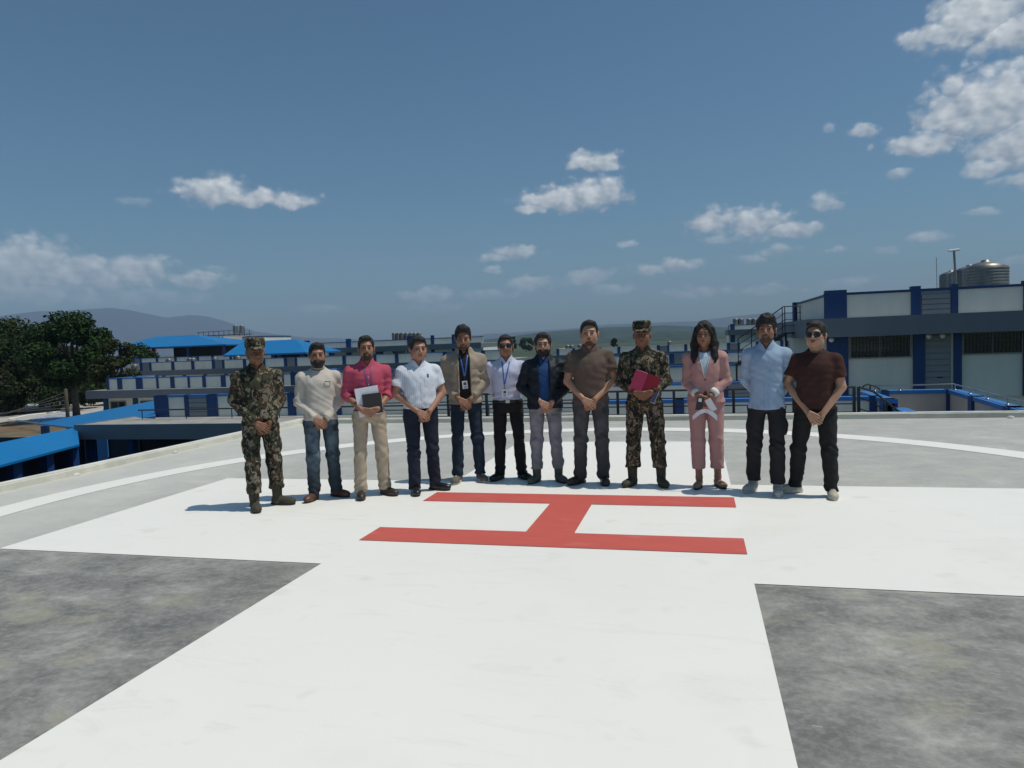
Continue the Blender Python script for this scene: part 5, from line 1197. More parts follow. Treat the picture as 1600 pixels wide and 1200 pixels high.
    if topkind in ('shirt', 'tee', 'sweat', 'polo', 'camo'):
        T = mkfield(hem); T.loft(torso_prof(G, hem, flare=.004 if not tuck else -.008), .02); sleeves(T, sleeve, .0 if topkind != 'camo' else .006)
        T.fold(.0062 if topkind != 'tee' else .0045, seed, 30, mask=lambda X_, Y_, Z_: .55 + .8 * np.exp(-((Z_ - hem) / .09) ** 2) + .5 * np.clip((np.abs(X_) - .17) / .05, 0, 1) + 0 * Y_)
        T.cut(lambda P: hem - P[2] + .004 * np.sin(14 * P[0] + seed) if not tuck else hem - P[2] + 0 * P[0])
        # neck opening
        if topkind in ('tee', 'sweat'): T.cut(lambda P: .0 - (np.sqrt(P[0] ** 2 + ((P[1] + .012) * 1.0) ** 2 + ((P[2] - 1.470) * 1.05) ** 2) - .074) * 1.0)
        else: T.cut(lambda P: np.where((P[2] > 1.37) & (P[1] < .01), (.044 - np.abs(P[0]) - (1.455 - P[2]) * .62), -1.0) * 1.0 + 0 * P[0])
        V, Q = surfnet(T); tm = mesh_np(dict(shirt='shirt', tee='t_shirt', sweat='sweatshirt', polo='polo_shirt', camo='camouflage_shirt')[topkind], V, Q, top, o)
        if topkind in ('shirt', 'polo', 'camo') and collar: collar_of(top, tm)
        if topkind == 'sweat':
            q = MB(); q.tube([(.062 * math.cos(a_), .008 + .060 * math.sin(a_), 1.452 + .020 * math.sin(a_)) for a_ in np.linspace(0, 2 * math.pi, 28)], .0075, 6, cap=False); child(q, 'neckband', top, tm, True)
            q = MB(); 
            for s_ in (-1, 1):
                W_ = Wr[s_]; E_ = El[s_]; dd = vn(tuple(W_[i] - E_[i] for i in range(3))); q.tube([vadd(W_, dd, -.035), vadd(W_, dd, .012)], [.040, .033], 14)
            child(q, 'cuff', top, tm, True)
        if topkind == 'tee':
            q = MB(); q.tube([(.066 * math.cos(a_), .000 + .064 * math.sin(a_), 1.436 + .026 * math.sin(a_)) for a_ in np.linspace(0, 2 * math.pi, 28)], .005, 6, cap=False); child(q, 'neckband', top, tm, True)
        res['T'] = T; res['tm'] = tm
    elif topkind == 'jacket':
        im, jm, wopen, ihem = inner, top, .062, .0
        T = mkfield(hem - .02); T.loft(torso_prof(G, hem - .02, off=-.006), .02); T.fold(.002, seed, 28)
        T.cut(lambda P: np.where((P[2] > 1.40) & (P[1] < 0), (.026 - np.abs(P[0]) - (1.455 - P[2]) * .5), -1.0) + 0 * P[0])
        V, Q = surfnet(T); tm = mesh_np('shirt', V, Q, im, o)
        if inner is not None: collar_of(im, tm, r=.061)
        J = mkfield(hem - .045, 1.52); J.loft(torso_prof(G, hem - .045, zt=1.47, off=.014, flare=.008), .02); sleeves(J, sleeve, .008)
        J.cone((-.05, .02, 1.44), (.05, .02, 1.44), .045, .045, .02)
        J.fold(.0068, seed + 1, 26)
        J.cut(lambda P: np.where(P[1] < -.01, (res_w(P[2]) - np.abs(P[0])), -1.0) + 0 * P[0])
        J.cut(lambda P: hem - .035 - P[2] + .004 * np.sin(18 * P[0] + seed))
        J.cut(lambda P: .066 - np.sqrt(P[0] ** 2 + (P[1] - .005) ** 2 + (np.maximum(1.43 - P[2], 0) * 1.6) ** 2) + 0 * P[0])
        V, Q = surfnet(J); jmo = mesh_np('jacket', V, Q, jm, o); res['J'] = J; res['T'] = T; res['tm'] = tm; res['jm'] = jmo
        # front edge bands
        for s_ in (-1, 1):
            pts = []
            for z_ in np.linspace(hem - .03, 1.40, 14):
                x_ = s_ * (float(res_w(np.array(z_))) + .010); y_ = J.front(x_, z_)
                if y_ is not None: pts.append((x_, y_ - .001, float(z_)))
            if len(pts) > 2: child(MB().tube(pts, .0055, 6), 'zip_band', jm, jmo, True)
    elif topkind == 'blazer':
        T = mkfield(1.0); T.loft([(1.0, 0, 0, .12, .09), (1.1, 0, -.004, .115, .095), (1.2, 0, -.010, .125, .112), (1.30, 0, -.004, .13, .104), (1.38, 0, .008, .11, .085), (1.45, 0, .018, .06, .056)], .02); T.cut(lambda P: .0 - (np.sqrt(P[0] ** 2 + (P[1] + .03) ** 2 + ((P[2] - 1.48) * .9) ** 2) - .085))
        V, Q = surfnet(T); tm = mesh_np('blouse', V, Q, inner, o)
        J = mkfield(hem, 1.50); prof = [(hem, 0, 0, .190 * G, .135), (.99, 0, -.002, .170 * G, .122), (1.08, 0, -.004, .140 * G, .112), (1.20, 0, -.010, .150 * G, .124), (1.30, 0, -.004, .158, .114), (1.355, 0, .006, .146, .096), (1.395, 0, .012, .105, .078), (1.45, 0, .018, .066, .060)]
        J.loft(prof, .02); sleeves(J, '3/4', .002); J.fold(.0045, seed, 26)
        vw = lambda z_: np.interp(z_, [1.14, 1.40], [0.0, .060])
        J.cut(lambda P: np.where((P[1] < 0) & (P[2] > 1.14), vw(P[2]) - np.abs(P[0] - .004), -1.0) + 0 * P[0])
        J.cut(lambda P: np.where((P[1] < -.02) & (P[2] < 1.02), (1.02 - P[2]) * .45 - np.abs(P[0] - .004), -1.0) + 0 * P[0])
        V, Q = surfnet(J); jmo = mesh_np('blazer', V, Q, top, o); res['J'] = J; res['T'] = T; res['tm'] = tm; res['jm'] = jmo
        for s_ in (-1, 1):   # lapels
            q = MB(); inn = []; out = []
            for z_, w_ in [(1.145, .004), (1.22, .030), (1.29, .046), (1.335, .056), (1.34, .040), (1.40, .034)]:
                xi = .004 + s_ * (float(vw(z_)) + .001); xo = xi + s_ * w_
                yi = (J.front(xi + s_ * .006, z_) or -.1) - .003; yo = (J.front(xo, z_) or -.09) - .007; inn.append((xi, yi, z_)); out.append((xo, yo, z_))
            for i in range(len(inn) - 1):
                a_ = [inn[i], out[i], out[i + 1], inn[i + 1]]; q.poly(a_ if s_ < 0 else a_[::-1])
            l_ = child(q, 'lapel', top, jmo); md = l_.modifiers.new('th', 'SOLIDIFY'); md.thickness = .003
            pts = [(p_[0], p_[1] - .001, p_[2]) for p_ in inn]; child(MB().tube(pts, .0038, 5), 'piping', PLAST, jmo, True)
        for s_ in (-1, 1):   # turned back white cuffs
            W_ = Wr[s_]; E_ = El[s_]; dd = vn(tuple(W_[i] - E_[i] for i in range(3))); L_ = math.dist(W_, E_); a_ = vadd(E_, dd, L_ * .70); b_ = vadd(E_, dd, L_ * .88)
            child(MB().tube([a_, b_], [.052, .046], 18), 'cuff', cuffmat, jmo, True)
        y_ = J.front(.004, 1.125) or -.12; child(MB().lathe([(.009, 0), (.007, .004)], (0, 0, 0), 12), 'button', RIM, jmo).matrix_basis = Matrix.Translation((.004, y_ - .001, 1.12)) @ Matrix.Rotation(math.pi / 2, 4, 'X')
    res['hem'] = hem
    # --- trousers
    tw = 1.02 if not tuck else 1.045; zt = (hem + .02) if not tuck else hem + .004
    L = Field(spaced([(-.30, .30, .006)]), spaced([(-.17, .19, .006)]), spaced([(.02, zt + .01, .006)]))
    gg = G ** .75
    tp_ = [(.80, 0, .012, .150 * gg, .095 * gg), (.86, 0, .010, .168 * gg, .118 * gg), (.93, 0, 0, .163 * gg + (.004 if tuck else -.008), .118 * gg + belly * .3), (max(zt, .96), 0, 0, (.158 if tuck else .145) * gg + (0.002 if tuck else 0), (.120 if tuck else .105) * gg + belly * .45)]
    L.loft(tp_, .02)
    for sgn, ft_ in zip((-1, 1), feet):
        hip_ = (0.088 * sgn * gg, 0.008, 0.845); kn = ((ft_[0] * .60 + .088 * sgn * .40), -0.018 + ft_[1] * .5, 0.475); an = (ft_[0], ft_[1] + .022, 0.02)
        L.cone(hip_, kn, .086 * legw * gg, .066 * legw * (gg * .5 + .5), .022); L.cone(kn, an, .069 * legw * (gg * .5 + .5), .062 * legw, .02)
        if cargo: L.ell((sgn * (.088 * gg + .082) , .015, .64), (.024, .062, .085), .02)
        if them > .1 and cap is not None: L.cone((kn[0], kn[1], .36), (kn[0] * .3 + an[0] * .7, kn[1] * .3 + an[1] * .7, .19), .066, .075, .02)
    L.fold(.0082 if not female else .003, seed + 2, 27, mask=lambda X_, Y_, Z_: .40 + 1.1 * np.exp(-((Z_ - them - .05) / .09) ** 2) + .9 * np.exp(-((Z_ - .47) / .09) ** 2) + .5 * np.exp(-((Z_ - .82) / .06) ** 2))
    L.cut(lambda P: them - P[2] + 0 * P[0] + .006 * P[1]); L.cut(lambda P: P[2] - zt + 0 * P[0])
    V, Q = surfnet(L); tr_ = mesh_np('trousers', V, Q, trousers, o); res['tr'] = tr_; res['L'] = L
    if turnup:
        for ft_ in feet:
            f_ = Field(spaced([(ft_[0] - .1, ft_[0] + .1, .005)]), spaced([(ft_[1] - .09, ft_[1] + .12, .005)]), spaced([(.05, .13, .005)])); f_.cone((ft_[0], ft_[1] + .02, .11), (ft_[0], ft_[1] + .022, .06), .066, .066, 0, True); f_.cut(lambda P: P[2] - .115 + 0 * P[0]); V, Q = surfnet(f_); mesh_np('turn_up', V, Q, trousers, tr_)
    if belt:
        q = MB(); n_ = 40; zz = zt - .018
        a_, b_ = (.160 * gg + .004), (.121 * gg + belly * .45 + .004)
        ring = [(a_ * abs(math.cos(t_)) ** (2 / 2.3) * np.sign(math.cos(t_)), b_ * abs(math.sin(t_)) ** (2 / 2.3) * np.sign(math.sin(t_))) for t_ in np.linspace(0, 2 * math.pi, n_, endpoint=False)]
        for i in range(n_):
            j = (i + 1) % n_; q.poly([(ring[i][0], ring[i][1], zz - .017), (ring[j][0], ring[j][1], zz - .017), (ring[j][0], ring[j][1], zz + .017), (ring[i][0], ring[i][1], zz + .017)])
        bl_ = child(q, 'belt', RIM, o); child(MB().box(-.024, .024, -b_ - .008, -b_ - .001, zz - .018, zz + .018), 'buckle', MT['steel'], bl_)
    # --- shoes
    smat, sole, kind = shoes
    for sgn, ft_ in zip((-1, 1), feet):
        so_ = Matrix.Rotation(ft_[2], 3, 'Z')
        S_ = Field(spaced([(-.08, .08, .0042)]), spaced([(-.21, .10, .0046)]), spaced([(-.002, .26 if kind == 'boot' else .13, .0042)]))
        wid = .047 if kind != 'flat' else .040
        S_.ell((0, -.130, .032), (wid, .070, .040 if kind != 'flat' else .028), .0)
        S_.ell((0, -.045, .038), (wid * .86, .085, .045 if kind != 'flat' else .032), .03)
        S_.ell((0, .022, .040), (wid * .80, .048, .050), .02)
        if kind != 'flat': S_.cone((0, .004, .05), (0, .002, .105 if kind != 'boot' else .255), .046, .045 if kind != 'boot' else .057, .02, flat=True)
        if kind in ('sneaker', 'boot'): S_.cone((0, -.03, .062), (0, .01, .098), .024, .026, .02)
        if kind == 'flat': S_.sub(lambda P: sdf_ell(P, (0, .01, .085), (.030, .065, .05)), [-.03, -.06, .03], [.03, .08, .14], .006)
        S_.cut(lambda P: .012 - P[2] + 0 * P[0]); S_.fold(.0012, seed + 4, 70)
        V, Q = surfnet(S_); sh = mesh_np('boot' if kind == 'boot' else 'shoe', V, Q, smat, o)
        sh.matrix_basis = Matrix.Translation((ft_[0], ft_[1] + .02, 0)) @ so_.to_4x4()
        q = MB(); pts = []
        for i in range(26):
            a_ = 2 * math.pi * i / 26; x_ = wid * 1.02 * math.cos(a_); y_ = -.055 + .138 * math.sin(a_); x_ *= (1.0 if y_ < -.05 else .86); pts.append((x_, y_, .018 if kind != 'sneaker' else .024))
        q.slab(pts, .018 if kind != 'sneaker' else .024); sl_ = child(q, 'sole', sole, sh)
        if kind in ('sneaker', 'boot'):
            q = MB(); lc = []
            for i in range(4 if kind == 'sneaker' else 7):
                z_ = .075 + .010 * i if kind == 'sneaker' else .085 + .023 * i; y_ = -.075 + .016 * i if kind == 'sneaker' else -.055 + .010 * i - (0 if i < 2 else .006 * (i - 2)) 
                yy = S_.front(0, z_) 
                if yy is None: continue
                q.tube([(-.020, yy + .004, z_), (0, yy - .002, z_ + .002), (.020, yy + .004, z_)], .0026, 5); lc.append((0, yy - .001, z_))
            if len(lc) > 1: q.tube(lc, .003, 5)
            child(q, 'lace', sole if kind == 'sneaker' else smat, sh, True)
    PEOPLE[key] = res
    return res
def ribbon(res, pts, width, mat, name, off=.003, parent=None, fld='T', field2=None):
    """flat strip lying on the front of a garment along (x,z) points"""
    T = res[fld]; q = MB(); n_ = 14; P_ = []
    full = []
    for i in range(len(pts) - 1):
        for j in range(n_ if i == len(pts) - 2 else n_ - 1):
            t_ = j / (n_ - 1); full.append((pts[i][0] * (1 - t_) + pts[i + 1][0] * t_, pts[i][1] * (1 - t_) + pts[i + 1][1] * t_))
    L_ = []
    for i, (x_, z_) in enumerate(full):
        a_ = full[max(0, i - 1)]; b_ = full[min(len(full) - 1, i + 1)]; dx, dz = b_[0] - a_[0], b_[1] - a_[1]; l_ = math.hypot(dx, dz) or 1; nx_, nz_ = -dz / l_ * width / 2, dx / l_ * width / 2
        row = []
        for s_ in (-1, 1):
            xx, zz = x_ + s_ * nx_, z_ + s_ * nz_; ys_ = [T.front(xx, zz)] + ([res[field2].front(xx, zz)] if field2 else []); ys_ = [y for y in ys_ if y is not None]
            y_ = min(ys_) if ys_ else None; row.append((xx, y_, zz))
        L_.append(row)
    last = [-.1, -.1]
    for row in L_:
        for k_ in (0, 1):
            if row[k_][1] is None: row[k_] = (row[k_][0], last[k_], row[k_][2])
            last[k_] = row[k_][1]
    ysm = np.array([[r_[0][1], r_[1][1]] for r_ in L_]); 
    for _ in range(3): ysm[1:-1] = (ysm[:-2] + ysm[1:-1] * 2 + ysm[2:]) / 4
    for i in range(len(L_) - 1):
        g = lambda a, k_: (L_[a][k_][0], ysm[a][k_] - off, L_[a][k_][2])
        q.poly([g(i, 0), g(i, 1), g(i + 1, 1), g(i + 1, 0)])
    ob = child(q, name, mat, parent or res['o']); md = ob.modifiers.new('th', 'SOLIDIFY'); md.thickness = .0018; md.offset = 0; return ob
def card(res, x, z, w, h, mat, name, parent, fld='T', tilt=0.0, off=.008, inset=None):
    y_ = (res[fld].front(x, z) or -.12) - off
    o_ = child(MB().box(-w / 2, w / 2, -.0015, .0015, -h / 2, h / 2), name, mat, parent); o_.matrix_basis = Matrix.Translation((x, y_, z)) @ Matrix.Rotation(tilt, 4, 'Y')
    if inset:
        i_ = child(MB().box(-w * .28, w * .28, -.0028, -.0018, -h * .05, h * .32).box(-w * .33, w * .33, -.0028, -.0018, -h * .30, -h * .22).box(-w * .25, w * .25, -.0028, -.0018, -h * .40, -h * .36), 'printed_photo', inset, o_)
    return o_
def lanyard(res, mat, z_top=1.44, xw=.052, z_end=1.16, card_z=1.10, tilt=0.0, fld='T', x_end=0.0, cw=.058, ch=.086, cmat=None, inset=None):
    l_ = empty('lanyard'); l_.parent = res['o']
    for s_ in (-1, 1): ribbon(res, [(s_ * xw, z_top), (s_ * xw * .55 + x_end * .4, (z_top + z_end) / 2 + .02), (x_end + s_ * .003, z_end)], .014, mat, 'strap', .004, l_, fld)
    ribbon(res, [(x_end, z_end), (x_end, card_z + ch / 2 - .004)], .006, RIM, 'clip', .006, l_, fld)
    card(res, x_end, card_z, cw, ch, cmat or PLAST, 'badge', l_, fld, tilt, .008, inset or INK)
def placket(res, mat, zb, zt, x=0.004, w=.026, fld='T', nb=6, bmat=None):
    p_ = ribbon(res, [(x, zt), (x, zb)], w, mat, 'placket', .0018, res['tm'], fld); q = MB()
    for i in range(nb):
        z_ = zt - .02 - (zt - zb - .04) * i / max(1, nb - 1); y_ = (res[fld].front(x, z_) or -.12) - .0045
        q.tube([(x, y_ - .0015, z_), (x, y_ + .001, z_)], .0045, 8)
    child(q, 'button', bmat or PLAST, res['tm'])
def pocket(res, mat, x, z, w=.085, h=.10, fld='T', flap=False, par=None):
    ribbon(res, [(x, z), (x, z - h)], w, mat, 'pocket', .0022, par or res['tm'], fld)
    if flap: ribbon(res, [(x, z + .006), (x, z - .035)], w * 1.05, mat, 'pocket_flap', .006, par or res['tm'], fld)
def wrist_band(res, s_, mat, w=.012, face_mat=None, fr=.93, r=.029):
    W_, E_ = res['Wr'][s_], res['El'][s_]; a_ = tuple(E_[i] + (W_[i] - E_[i]) * fr for i in range(3)); dd = vn(tuple(W_[i] - E_[i] for i in range(3)))
    wt = empty('wristwatch'); wt.parent = res['o']
    child(MB().tube([vadd(a_, dd, -w / 2), vadd(a_, dd, w / 2)], r, 16), 'strap', mat, wt, True)
    if face_mat:
        c_ = vadd(a_, (0, -.8, .35), r + .002); child(MB().tube([c_, vadd(c_, (0, -.8, .35), .006)], .017, 16), 'watch_face', face_mat, wt)

res_w = lambda z_: np.interp(z_, [.88, 1.00, 1.20, 1.36, 1.43], [.075, .060, .058, .060, .050])
def ppos(u, v): 
    g_ = gpt(u, v, 0.0); return (float(g_[0]), float(g_[1]))
def facing(p_, extra=0): return math.atan2(CAM[1] - p_[1], CAM[0] - p_[0]) + math.pi / 2 + R_(extra)
BLK = newmat('black_leather', (0.014, 0.013, 0.013), 0.35)[0]; BRN = newmat('brown_leather', (0.10, 0.045, 0.025), 0.45)[0]; DBR = newmat('dark_brown_leather', (0.035, 0.024, 0.018), 0.45)[0]
SOLE = newmat('dark_rubber_sole', (0.02, 0.02, 0.02), 0.7)[0]; WSOLE = newmat('pale_rubber_sole', (0.55, 0.52, 0.45), 0.6)[0]
OLV = noisy('olive_boot_suede', (0.065, 0.058, 0.04), (0.045, 0.04, 0.028), scale=20, rough=0.8)
# 1 left soldier
C1 = camo('camouflage_cloth', 1)
p_ = ppos(416, 793)
r1 = person('soldier_left', 'man in camouflage uniform, cap and olive boots at the left end of the row', p_, 1.665, facing(p_, 6), girth=.98, skin='dark', hz=.845, top=C1, trousers=C1, shoes=(OLV, SOLE, 'boot'), cap=C1, seed=1, topkind='camo', hem=.84, feet=((-.115, -.09, .05), (.125, .03, .95)), legw=1.08, them=.17, head=(6, 3, 0), beard=None, jaw=.95, asym=.5, lean=-.6, cargo=True, armspread=.95)
# 2 cream sweatshirt
p_ = ppos(508, 779)
CR_ = cloth('cream_jersey', (0.50, 0.465, 0.42)); JN = cloth('blue_denim', (0.030, 0.043, 0.056), fade=(0.13, 0.18, 0.23))
r2 = person('cream', 'bearded man in plain cream sweatshirt and faded blue jeans with brown shoes', p_, 1.61, facing(p_, 3), girth=1.02, skin='mid', hz=.862, top=CR_, trousers=JN, shoes=(BRN, SOLE, 'shoe'), beard='full', seed=2, topkind='sweat', hem=.875, feet=((-.115, -.04, -.55), (.125, .03, .75)), legw=1.02, them=.055, head=(0, 2, 0), headw=1.03, jaw=.98, asym=-.7, hl=-.004, vol=.004)
lg = [(.055, 1.275), (.062, 1.298), (.085, 1.292), (.112, 1.294), (.112, 1.262), (.108, 1.236), (.085, 1.240), (.062, 1.246), (.046, 1.262), (.055, 1.275)]
ribbon(r2, lg, .004, RIM, 'chest_emblem', .003, r2['tm'])
# 3 pink shirt with papers
p_ = ppos(582, 776)
PK = cloth('pink_cotton', (0.42, 0.065, 0.115), stripes=(26, (0.50, 0.12, 0.17), .5)); KH_ = cloth('khaki_chino', (0.40, 0.33, 0.25)); PUR = newmat('purple_lanyard', (0.12, 0.07, 0.22), 0.6)[0]
r3 = person('pink', 'man in bright pink shirt and khaki chinos with turned up hems', p_, 1.665, facing(p_, 2), girth=.97, skin='mid', pose='hold', hz=.915, top=PK, trousers=KH_, shoes=(DBR, SOLE, 'shoe'), beard='short', hair='short', seed=3, sleeve='rolled', topkind='shirt', hem=.925, tuck=True, feet=((-.12, -.04, .0), (.14, .02, .65)), legw=.98, them=.07, turnup=True, head=(0, 0, 0), headw=.97, jaw=.92, hl=.004, vol=.003, lean=.5)
placket(r3, PK, .95, 1.38); pocket(r3, PK, .085, 1.275); 
lanyard(r3, PUR, z_end=1.12, card_z=1.03, x_end=.02, tilt=.15)
# 4 white shirt navy trousers
p_ = ppos(664, 769)
WH = cloth('white_striped_cotton', (0.62, 0.66, 0.72), stripes=(16, (0.42, 0.52, 0.66), .6)); NV = cloth('navy_trouser_wool', (0.016, 0.022, 0.038))
r4 = person('white', 'stout man in white short sleeved shirt and navy trousers', p_, 1.635, facing(p_, 8), girth=1.10, belly=.015, skin='rosy', hz=.875, top=WH, trousers=NV, shoes=(BLK, SOLE, 'shoe'), hair='thick', seed=4, sleeve='short', topkind='shirt', hem=.935, tuck=True, feet=((-.115, -.06, .0), (.125, .04, .9)), legw=1.0, them=.05, head=(8, 3, 2), headw=1.1, jaw=1.14, asym=.6, hl=.008, vol=.004, lean=-.4)
placket(r4, WH, .95, 1.38); pocket(r4, WH, .085, 1.28); card(r4, .082, 1.288, .018, .04, INK, 'pen', r4['tm'])
# 5 beige jacket
p_ = ppos(733, 752)
BJ = cloth('beige_jacket_cotton', (0.30, 0.255, 0.20)); BT = cloth('black_knit', (0.018, 0.017, 0.018)); DN = cloth('dark_denim', (0.018, 0.030, 0.050)); BLU = newmat('blue_lanyard', (0.03, 0.12, 0.42), 0.5)[0]
GSN = noisy('grey_brown_mesh', (0.16, 0.135, 0.11), (0.10, 0.085, 0.07), scale=40, rough=.8)
r5 = person('beige', 'man in open beige jacket over black shirt, looking down, with dark jeans', p_, 1.74, facing(p_, 0), girth=.97, skin='mid', hz=.885, top=BJ, inner=BT, trousers=DN, shoes=(GSN, WSOLE, 'sneaker'), beard='stubble', hair='thick', seed=5, sleeve='3/4', topkind='jacket', hem=.90, feet=((-.12, -.04, -.25), (.13, .0, .25)), legw=.96, them=.07, head=(0, 9, 0), jaw=.95, asym=-.5, hl=.0, vol=.012)
lanyard(r5, BLU, z_end=1.17, card_z=1.075, x_end=.0, tilt=-.08, inset=INK)
wrist_band(r5, 1, newmat('tan_strap', (.2, .13, .07), .6)[0], face_mat=newmat('gold_face', (.6, .48, .25), .3, .8)[0])
pocket(r5, BJ, .115, 1.27, .07, .02, 'J', par=r5['jm'])
# 6 sunglasses, lavender white shirt
p_ = ppos(798, 749)
LV = cloth('lavender_cotton', (0.50, 0.53, 0.68), stripes=(34, (0.40, 0.45, 0.62), .4)); BK = cloth('black_trouser_wool', (0.014, 0.014, 0.017))
r6 = person('sunglass', 'man in sunglasses with pale lavender shirt and black trousers, hands behind him', p_, 1.625, facing(p_, 0), girth=1.02, skin='mid', pose='back', hz=.9, top=LV, trousers=BK, shoes=(BLK, SOLE, 'shoe'), hair='neat', glasses='sun', seed=6, sleeve='rolled', topkind='shirt', hem=.95, tuck=True, belt=True, feet=((-.125, .0, -.6), (.135, .0, .55)), legw=.98, them=.05, headw=1.03, armspread=.93, jaw=1.06, hl=.004)
placket(r6, LV, .97, 1.38); pocket(r6, LV, .085, 1.27); lanyard(r6, BLU, z_end=1.14, card_z=1.035, x_end=-.03, tilt=.05)
# 7 navy jacket, full beard
p_ = ppos(856, 753)
NJ = cloth('navy_jacket_nylon', (0.010, 0.016, 0.024), rough=.55); BP = cloth('blue_polo', (0.018, 0.058, 0.17)); GJ = cloth('grey_denim', (0.17, 0.18, 0.20), fade=(0.27, 0.28, 0.31)); GB = noisy('grey_green_suede', (0.10, 0.11, 0.095), (0.07, 0.075, 0.065), scale=22, rough=.85)
r7 = person('navy', 'bespectacled man with full beard in dark navy jacket over blue polo and grey jeans', p_, 1.625, facing(p_, -1), girth=1.06, belly=.012, skin='light', hz=.905, top=NJ, inner=BP, trousers=GJ, shoes=(GB, SOLE, 'boot'), beard='full', hair='thick', glasses='clear', seed=7, sleeve='long', topkind='jacket', hem=.89, feet=((-.125, .0, -.45), (.13, .0, .4)), legw=.98, them=.15, headw=1.06, jaw=1.02, asym=.9, hl=.004, vol=.003)
# 8 brown polo
p_ = ppos(926, 756)
BR8 = cloth('brown_pique', (0.115, 0.085, 0.070), stripes=(30, (0.10, 0.075, 0.062), .4)); G8 = cloth('charcoal_denim', (0.050, 0.053, 0.058), fade=(0.10, 0.105, 0.11))
r8 = person('brown', 'tall sturdy man in brown polo shirt and charcoal jeans, hands clasped', p_, 1.735, facing(p_, -2), girth=1.08, belly=.012, skin='light', hz=.875, top=BR8, trousers=G8, shoes=(DBR, SOLE, 'shoe'), beard='goatee', hair='short', seed=8, sleeve='short', topkind='polo', hem=.875, feet=((-.13, .0, -.7), (.12, .0, .15)), legw=1.0, them=.05, headw=1.08, jaw=1.10, asym=-.6, hl=.010, vol=.006, lean=.5)
placket(r8, BR8, 1.27, 1.40, nb=2, bmat=RIM)
# 9 soldier with folders
p_ = ppos(1011, 759)
C9 = camo('camouflage_cloth', 4)
r9 = person('soldier_right', 'man in camouflage uniform and cap beside the woman, clutching folders', p_, 1.69, facing(p_, -3), girth=1.03, skin='dark', pose='hold', hz=.965, top=C9, trousers=C9, shoes=(OLV, SOLE, 'boot'), cap=C9, seed=9, topkind='camo', hem=.87, feet=((-.15, .0, -.45), (.15, .0, .3)), legw=1.10, them=.19, head=(0, 0, 0), headw=1.02, jaw=1.0, cargo=True, lean=-.3)
# 10 woman
p_ = ppos(1106, 761)
PS = cloth('dusty_pink_suiting', (0.44, 0.25, 0.24), var=.06); WB = cloth('white_blue_print', (0.45, 0.58, 0.75), scale=22, var=.5); TAN = newmat('tan_leather', (0.26, 0.16, 0.09), .5)[0]; WHC = cloth('white_cuff', (0.68, 0.68, 0.66), var=.05)
r10 = person('woman', 'woman with long dark hair and glasses in dusty pink trouser suit', p_, 1.675, facing(p_, -4), girth=.97, skin='mid', pose='clasp', hz=.925, top=PS, inner=WB, trousers=PS, shoes=(TAN, SOLE, 'flat'), hair='longf', glasses='clear', seed=10, female=True, topkind='blazer', hem=.88, feet=((-.085, -.03, -.1), (.10, .03, .45)), legw=1.06, them=.19, shw=.90, cuffmat=WHC, armspread=.87, head=(-3, 2, 0), asym=-.4)
# 11 light blue shirt
p_ = ppos(1199, 770)
LB = cloth('sky_blue_cotton', (0.30, 0.41, 0.56), var=.08); CH = cloth('charcoal_cargo', (0.024, 0.025, 0.028)); LG = noisy('pale_canvas', (0.42, 0.42, 0.40), (0.33, 0.33, 0.31), scale=30, rough=.85)
r11 = person('skyblue', 'slim man in untucked sky blue shirt with tousled hair, arms behind his back', p_, 1.70, facing(p_, -4), girth=.93, skin='mid', pose='back', hz=.9, top=LB, trousers=CH, shoes=(LG, WSOLE, 'sneaker'), beard='stubble', hair='messy', seed=11, sleeve='long', topkind='shirt', shw=.94, hem=.82, feet=((-.14, .05, -.3), (.10, -.06, .05)), legw=1.05, them=.10, armspread=.93, jaw=.92, hl=-.008, vol=.010, cargo=True, lean=.6)
placket(r11, LB, .84, 1.39, bmat=newmat('pale_button', (.5, .55, .6), .4)[0], nb=7); pocket(r11, LB, .085, 1.29, .095, .11)
# 12 maroon tee
p_ = ppos(1273, 774)
MR = cloth('maroon_jersey', (0.055, 0.024, 0.021), var=.1); B12 = cloth('black_cotton', (0.018, 0.019, 0.020)); CRM = noisy('cream_leather', (0.50, 0.46, 0.38), (0.42, 0.38, 0.31), scale=20, rough=.6)
r12 = person('maroon', 'young man in dark maroon t-shirt, sunglasses and black trousers at the right end', p_, 1.62, facing(p_, -6), girth=1.07, belly=.008, skin='light', hz=.80, top=MR, trousers=B12, shoes=(CRM, WSOLE, 'sneaker'), hair='thick', glasses='sun', seed=12, sleeve='short', topkind='tee', hem=.865, feet=((-.19, .04, -1.05), (.16, -.05, .2)), legw=1.06, them=.055, head=(-8, -4, 0), headw=1.06, beard='moustache', jaw=1.10, asym=1.0, hl=.006, vol=.006, lean=1.0)
bpy.context.view_layer.update()
for r_c, m_c in ((r1, C1), (r9, C9)):
    for sx_c in (-.082, .082): pocket(r_c, m_c, sx_c, 1.285, .10, .11, flap=True)
    placket(r_c, m_c, .90, 1.38, nb=0)
placket(r8, BR8, 1.27, 1.40, nb=2, bmat=RIM) if False else None
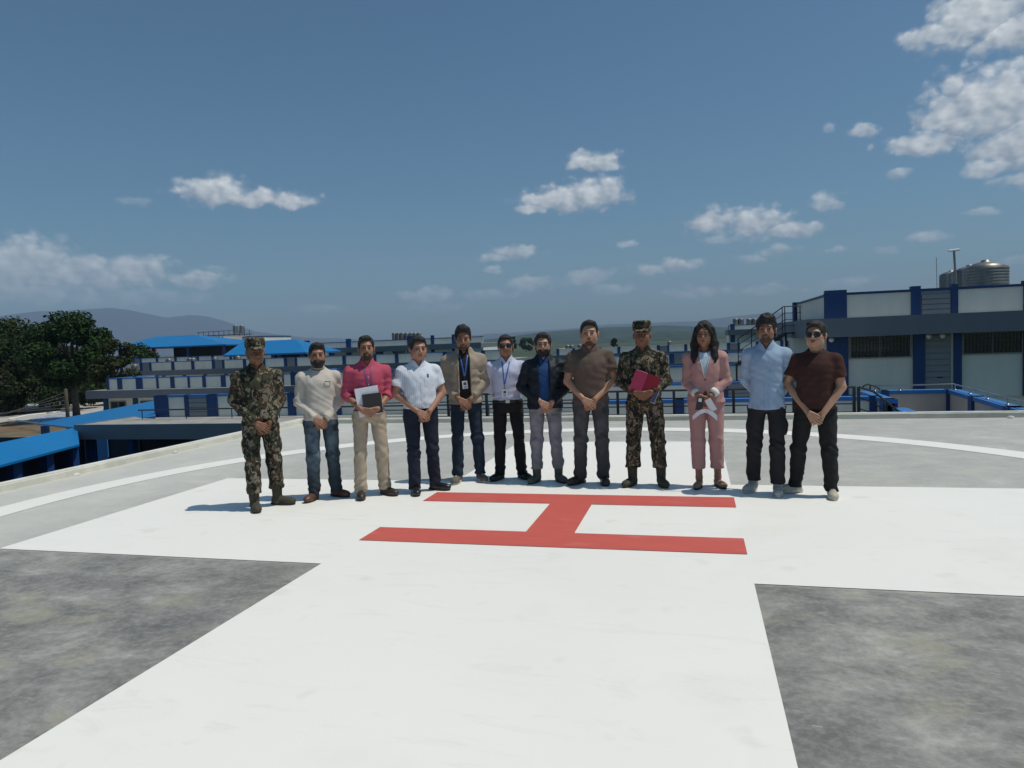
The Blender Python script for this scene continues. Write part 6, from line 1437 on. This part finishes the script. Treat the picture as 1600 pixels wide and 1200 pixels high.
# ---- things held (top level)
def world_of(res, p_): return res['o'].matrix_world @ Vector(p_)
def placed(mb_list, name, label, cat, res, loc, rot):
    """mb_list: (MB, partname, mat); placed in the frame of the holder but top-level"""
    Mx = res['o'].matrix_world @ Matrix.Translation(loc) @ Matrix(rotm(*[R_(a) for a in rot])).to_4x4()
    if len(mb_list) == 1:
        ob = mb_list[0][0].build(name, mb_list[0][2]); ob.matrix_world = Mx; tag(ob, label, cat); return ob
    e_ = empty(name); e_.matrix_world = Mx; tag(e_, label, cat)
    for mb_, nm, mt_ in mb_list: child(mb_, nm, mt_, e_)
    return e_
PAPER = newmat('paper', (0.68, 0.69, 0.76), .6)[0]; DIARY = newmat('black_cover', (0.02, 0.019, 0.018), .45)[0]; FOLD = cloth('pink_folder_card', (0.42, 0.055, 0.12), var=.06, bump=.05); FOLD2 = cloth('dark_red_folder_card', (0.28, 0.03, 0.05), var=.06, bump=.05)
placed([(MB().box(-.12, .12, -.004, .004, -.15, .15), 'pad', PAPER)], 'paper_pad', 'white paper pad held behind a black diary by the man in pink', 'paper', r3, (-.005, -.150, 1.03), (0, 0, -8))
placed([(MB().box(-.098, .098, -.009, .009, -.105, .105), 'cover', DIARY), (MB().box(-.094, .1, -.006, .006, -.102, .102), 'pages', PAPER)], 'diary', 'black covered diary in the hands of the man in pink', 'book', r3, (.035, -.166, 1.005), (0, 0, -5))
placed([(MB().box(-.065, .065, -.004, .004, -.115, .115), 'cover', FOLD), (MB().box(-.06, .06, -.002, .002, -.112, .118), 'sheet', PAPER)], 'folder', 'bright pink folder leaning against the soldier\'s chest', 'folder', r9, (-.045, -.182, 1.105), (0, 0, 22))
placed([(MB().box(-.115, .115, -.004, .004, -.095, .095), 'cover', FOLD2)], 'folder', 'darker red folder behind the bright pink one', 'folder', r9, (.045, -.165, 1.095), (0, 0, 25))
placed([(MB().box(-.022, .022, -.006, .006, -.07, .07), 'cover', INK), (MB().box(-.020, .026, -.004, .004, -.074, .066), 'pages', PAPER)], 'notebook', 'small violet notebook poking out below the dark red folder', 'notebook', r9, (.115, -.165, .955), (0, 0, 25))
placed([(MB().box(-.034, .034, -.004, .004, -.068, .068), 'case', RIM), (MB().box(-.020, .012, -.0055, -.0042, .02, .055), 'camera_plate', PLAST)], 'phone', 'dark phone with white patch in the woman\'s hands', 'phone', r10, (-.045, -.215, .885), (0, 0, 12))
placed([(MB().box(-.032, .032, -.004, .004, -.066, .066), 'case', PLAST)], 'phone', 'pale phone under the woman\'s left hand', 'phone', r10, (.06, -.200, .870), (0, 0, -28))
q = MB(); xs_ = [-.12, -.085, -.04, 0, .04, .085, .12]; top_ = [-.035, 0, .03, .035, .03, .005, -.03]; bot_ = [-.075, -.05, -.015, 0, -.012, -.05, -.085]; yo = [.0, -.012, -.02, -.01, -.022, -.014, 0]
for i in range(6): q.poly([(xs_[i], yo[i], bot_[i]), (xs_[i + 1], yo[i + 1], bot_[i + 1]), (xs_[i + 1], yo[i + 1], top_[i + 1]), (xs_[i], yo[i], top_[i])])
mk = placed([(q, 'sheet', PAPER)], 'folded_paper', 'crumpled white paper hanging from the woman\'s hands', 'paper', r10, (.0, -.205, .795), (0, 0, 0))
md = mk.modifiers.new('th', 'SOLIDIFY'); md.thickness = .004
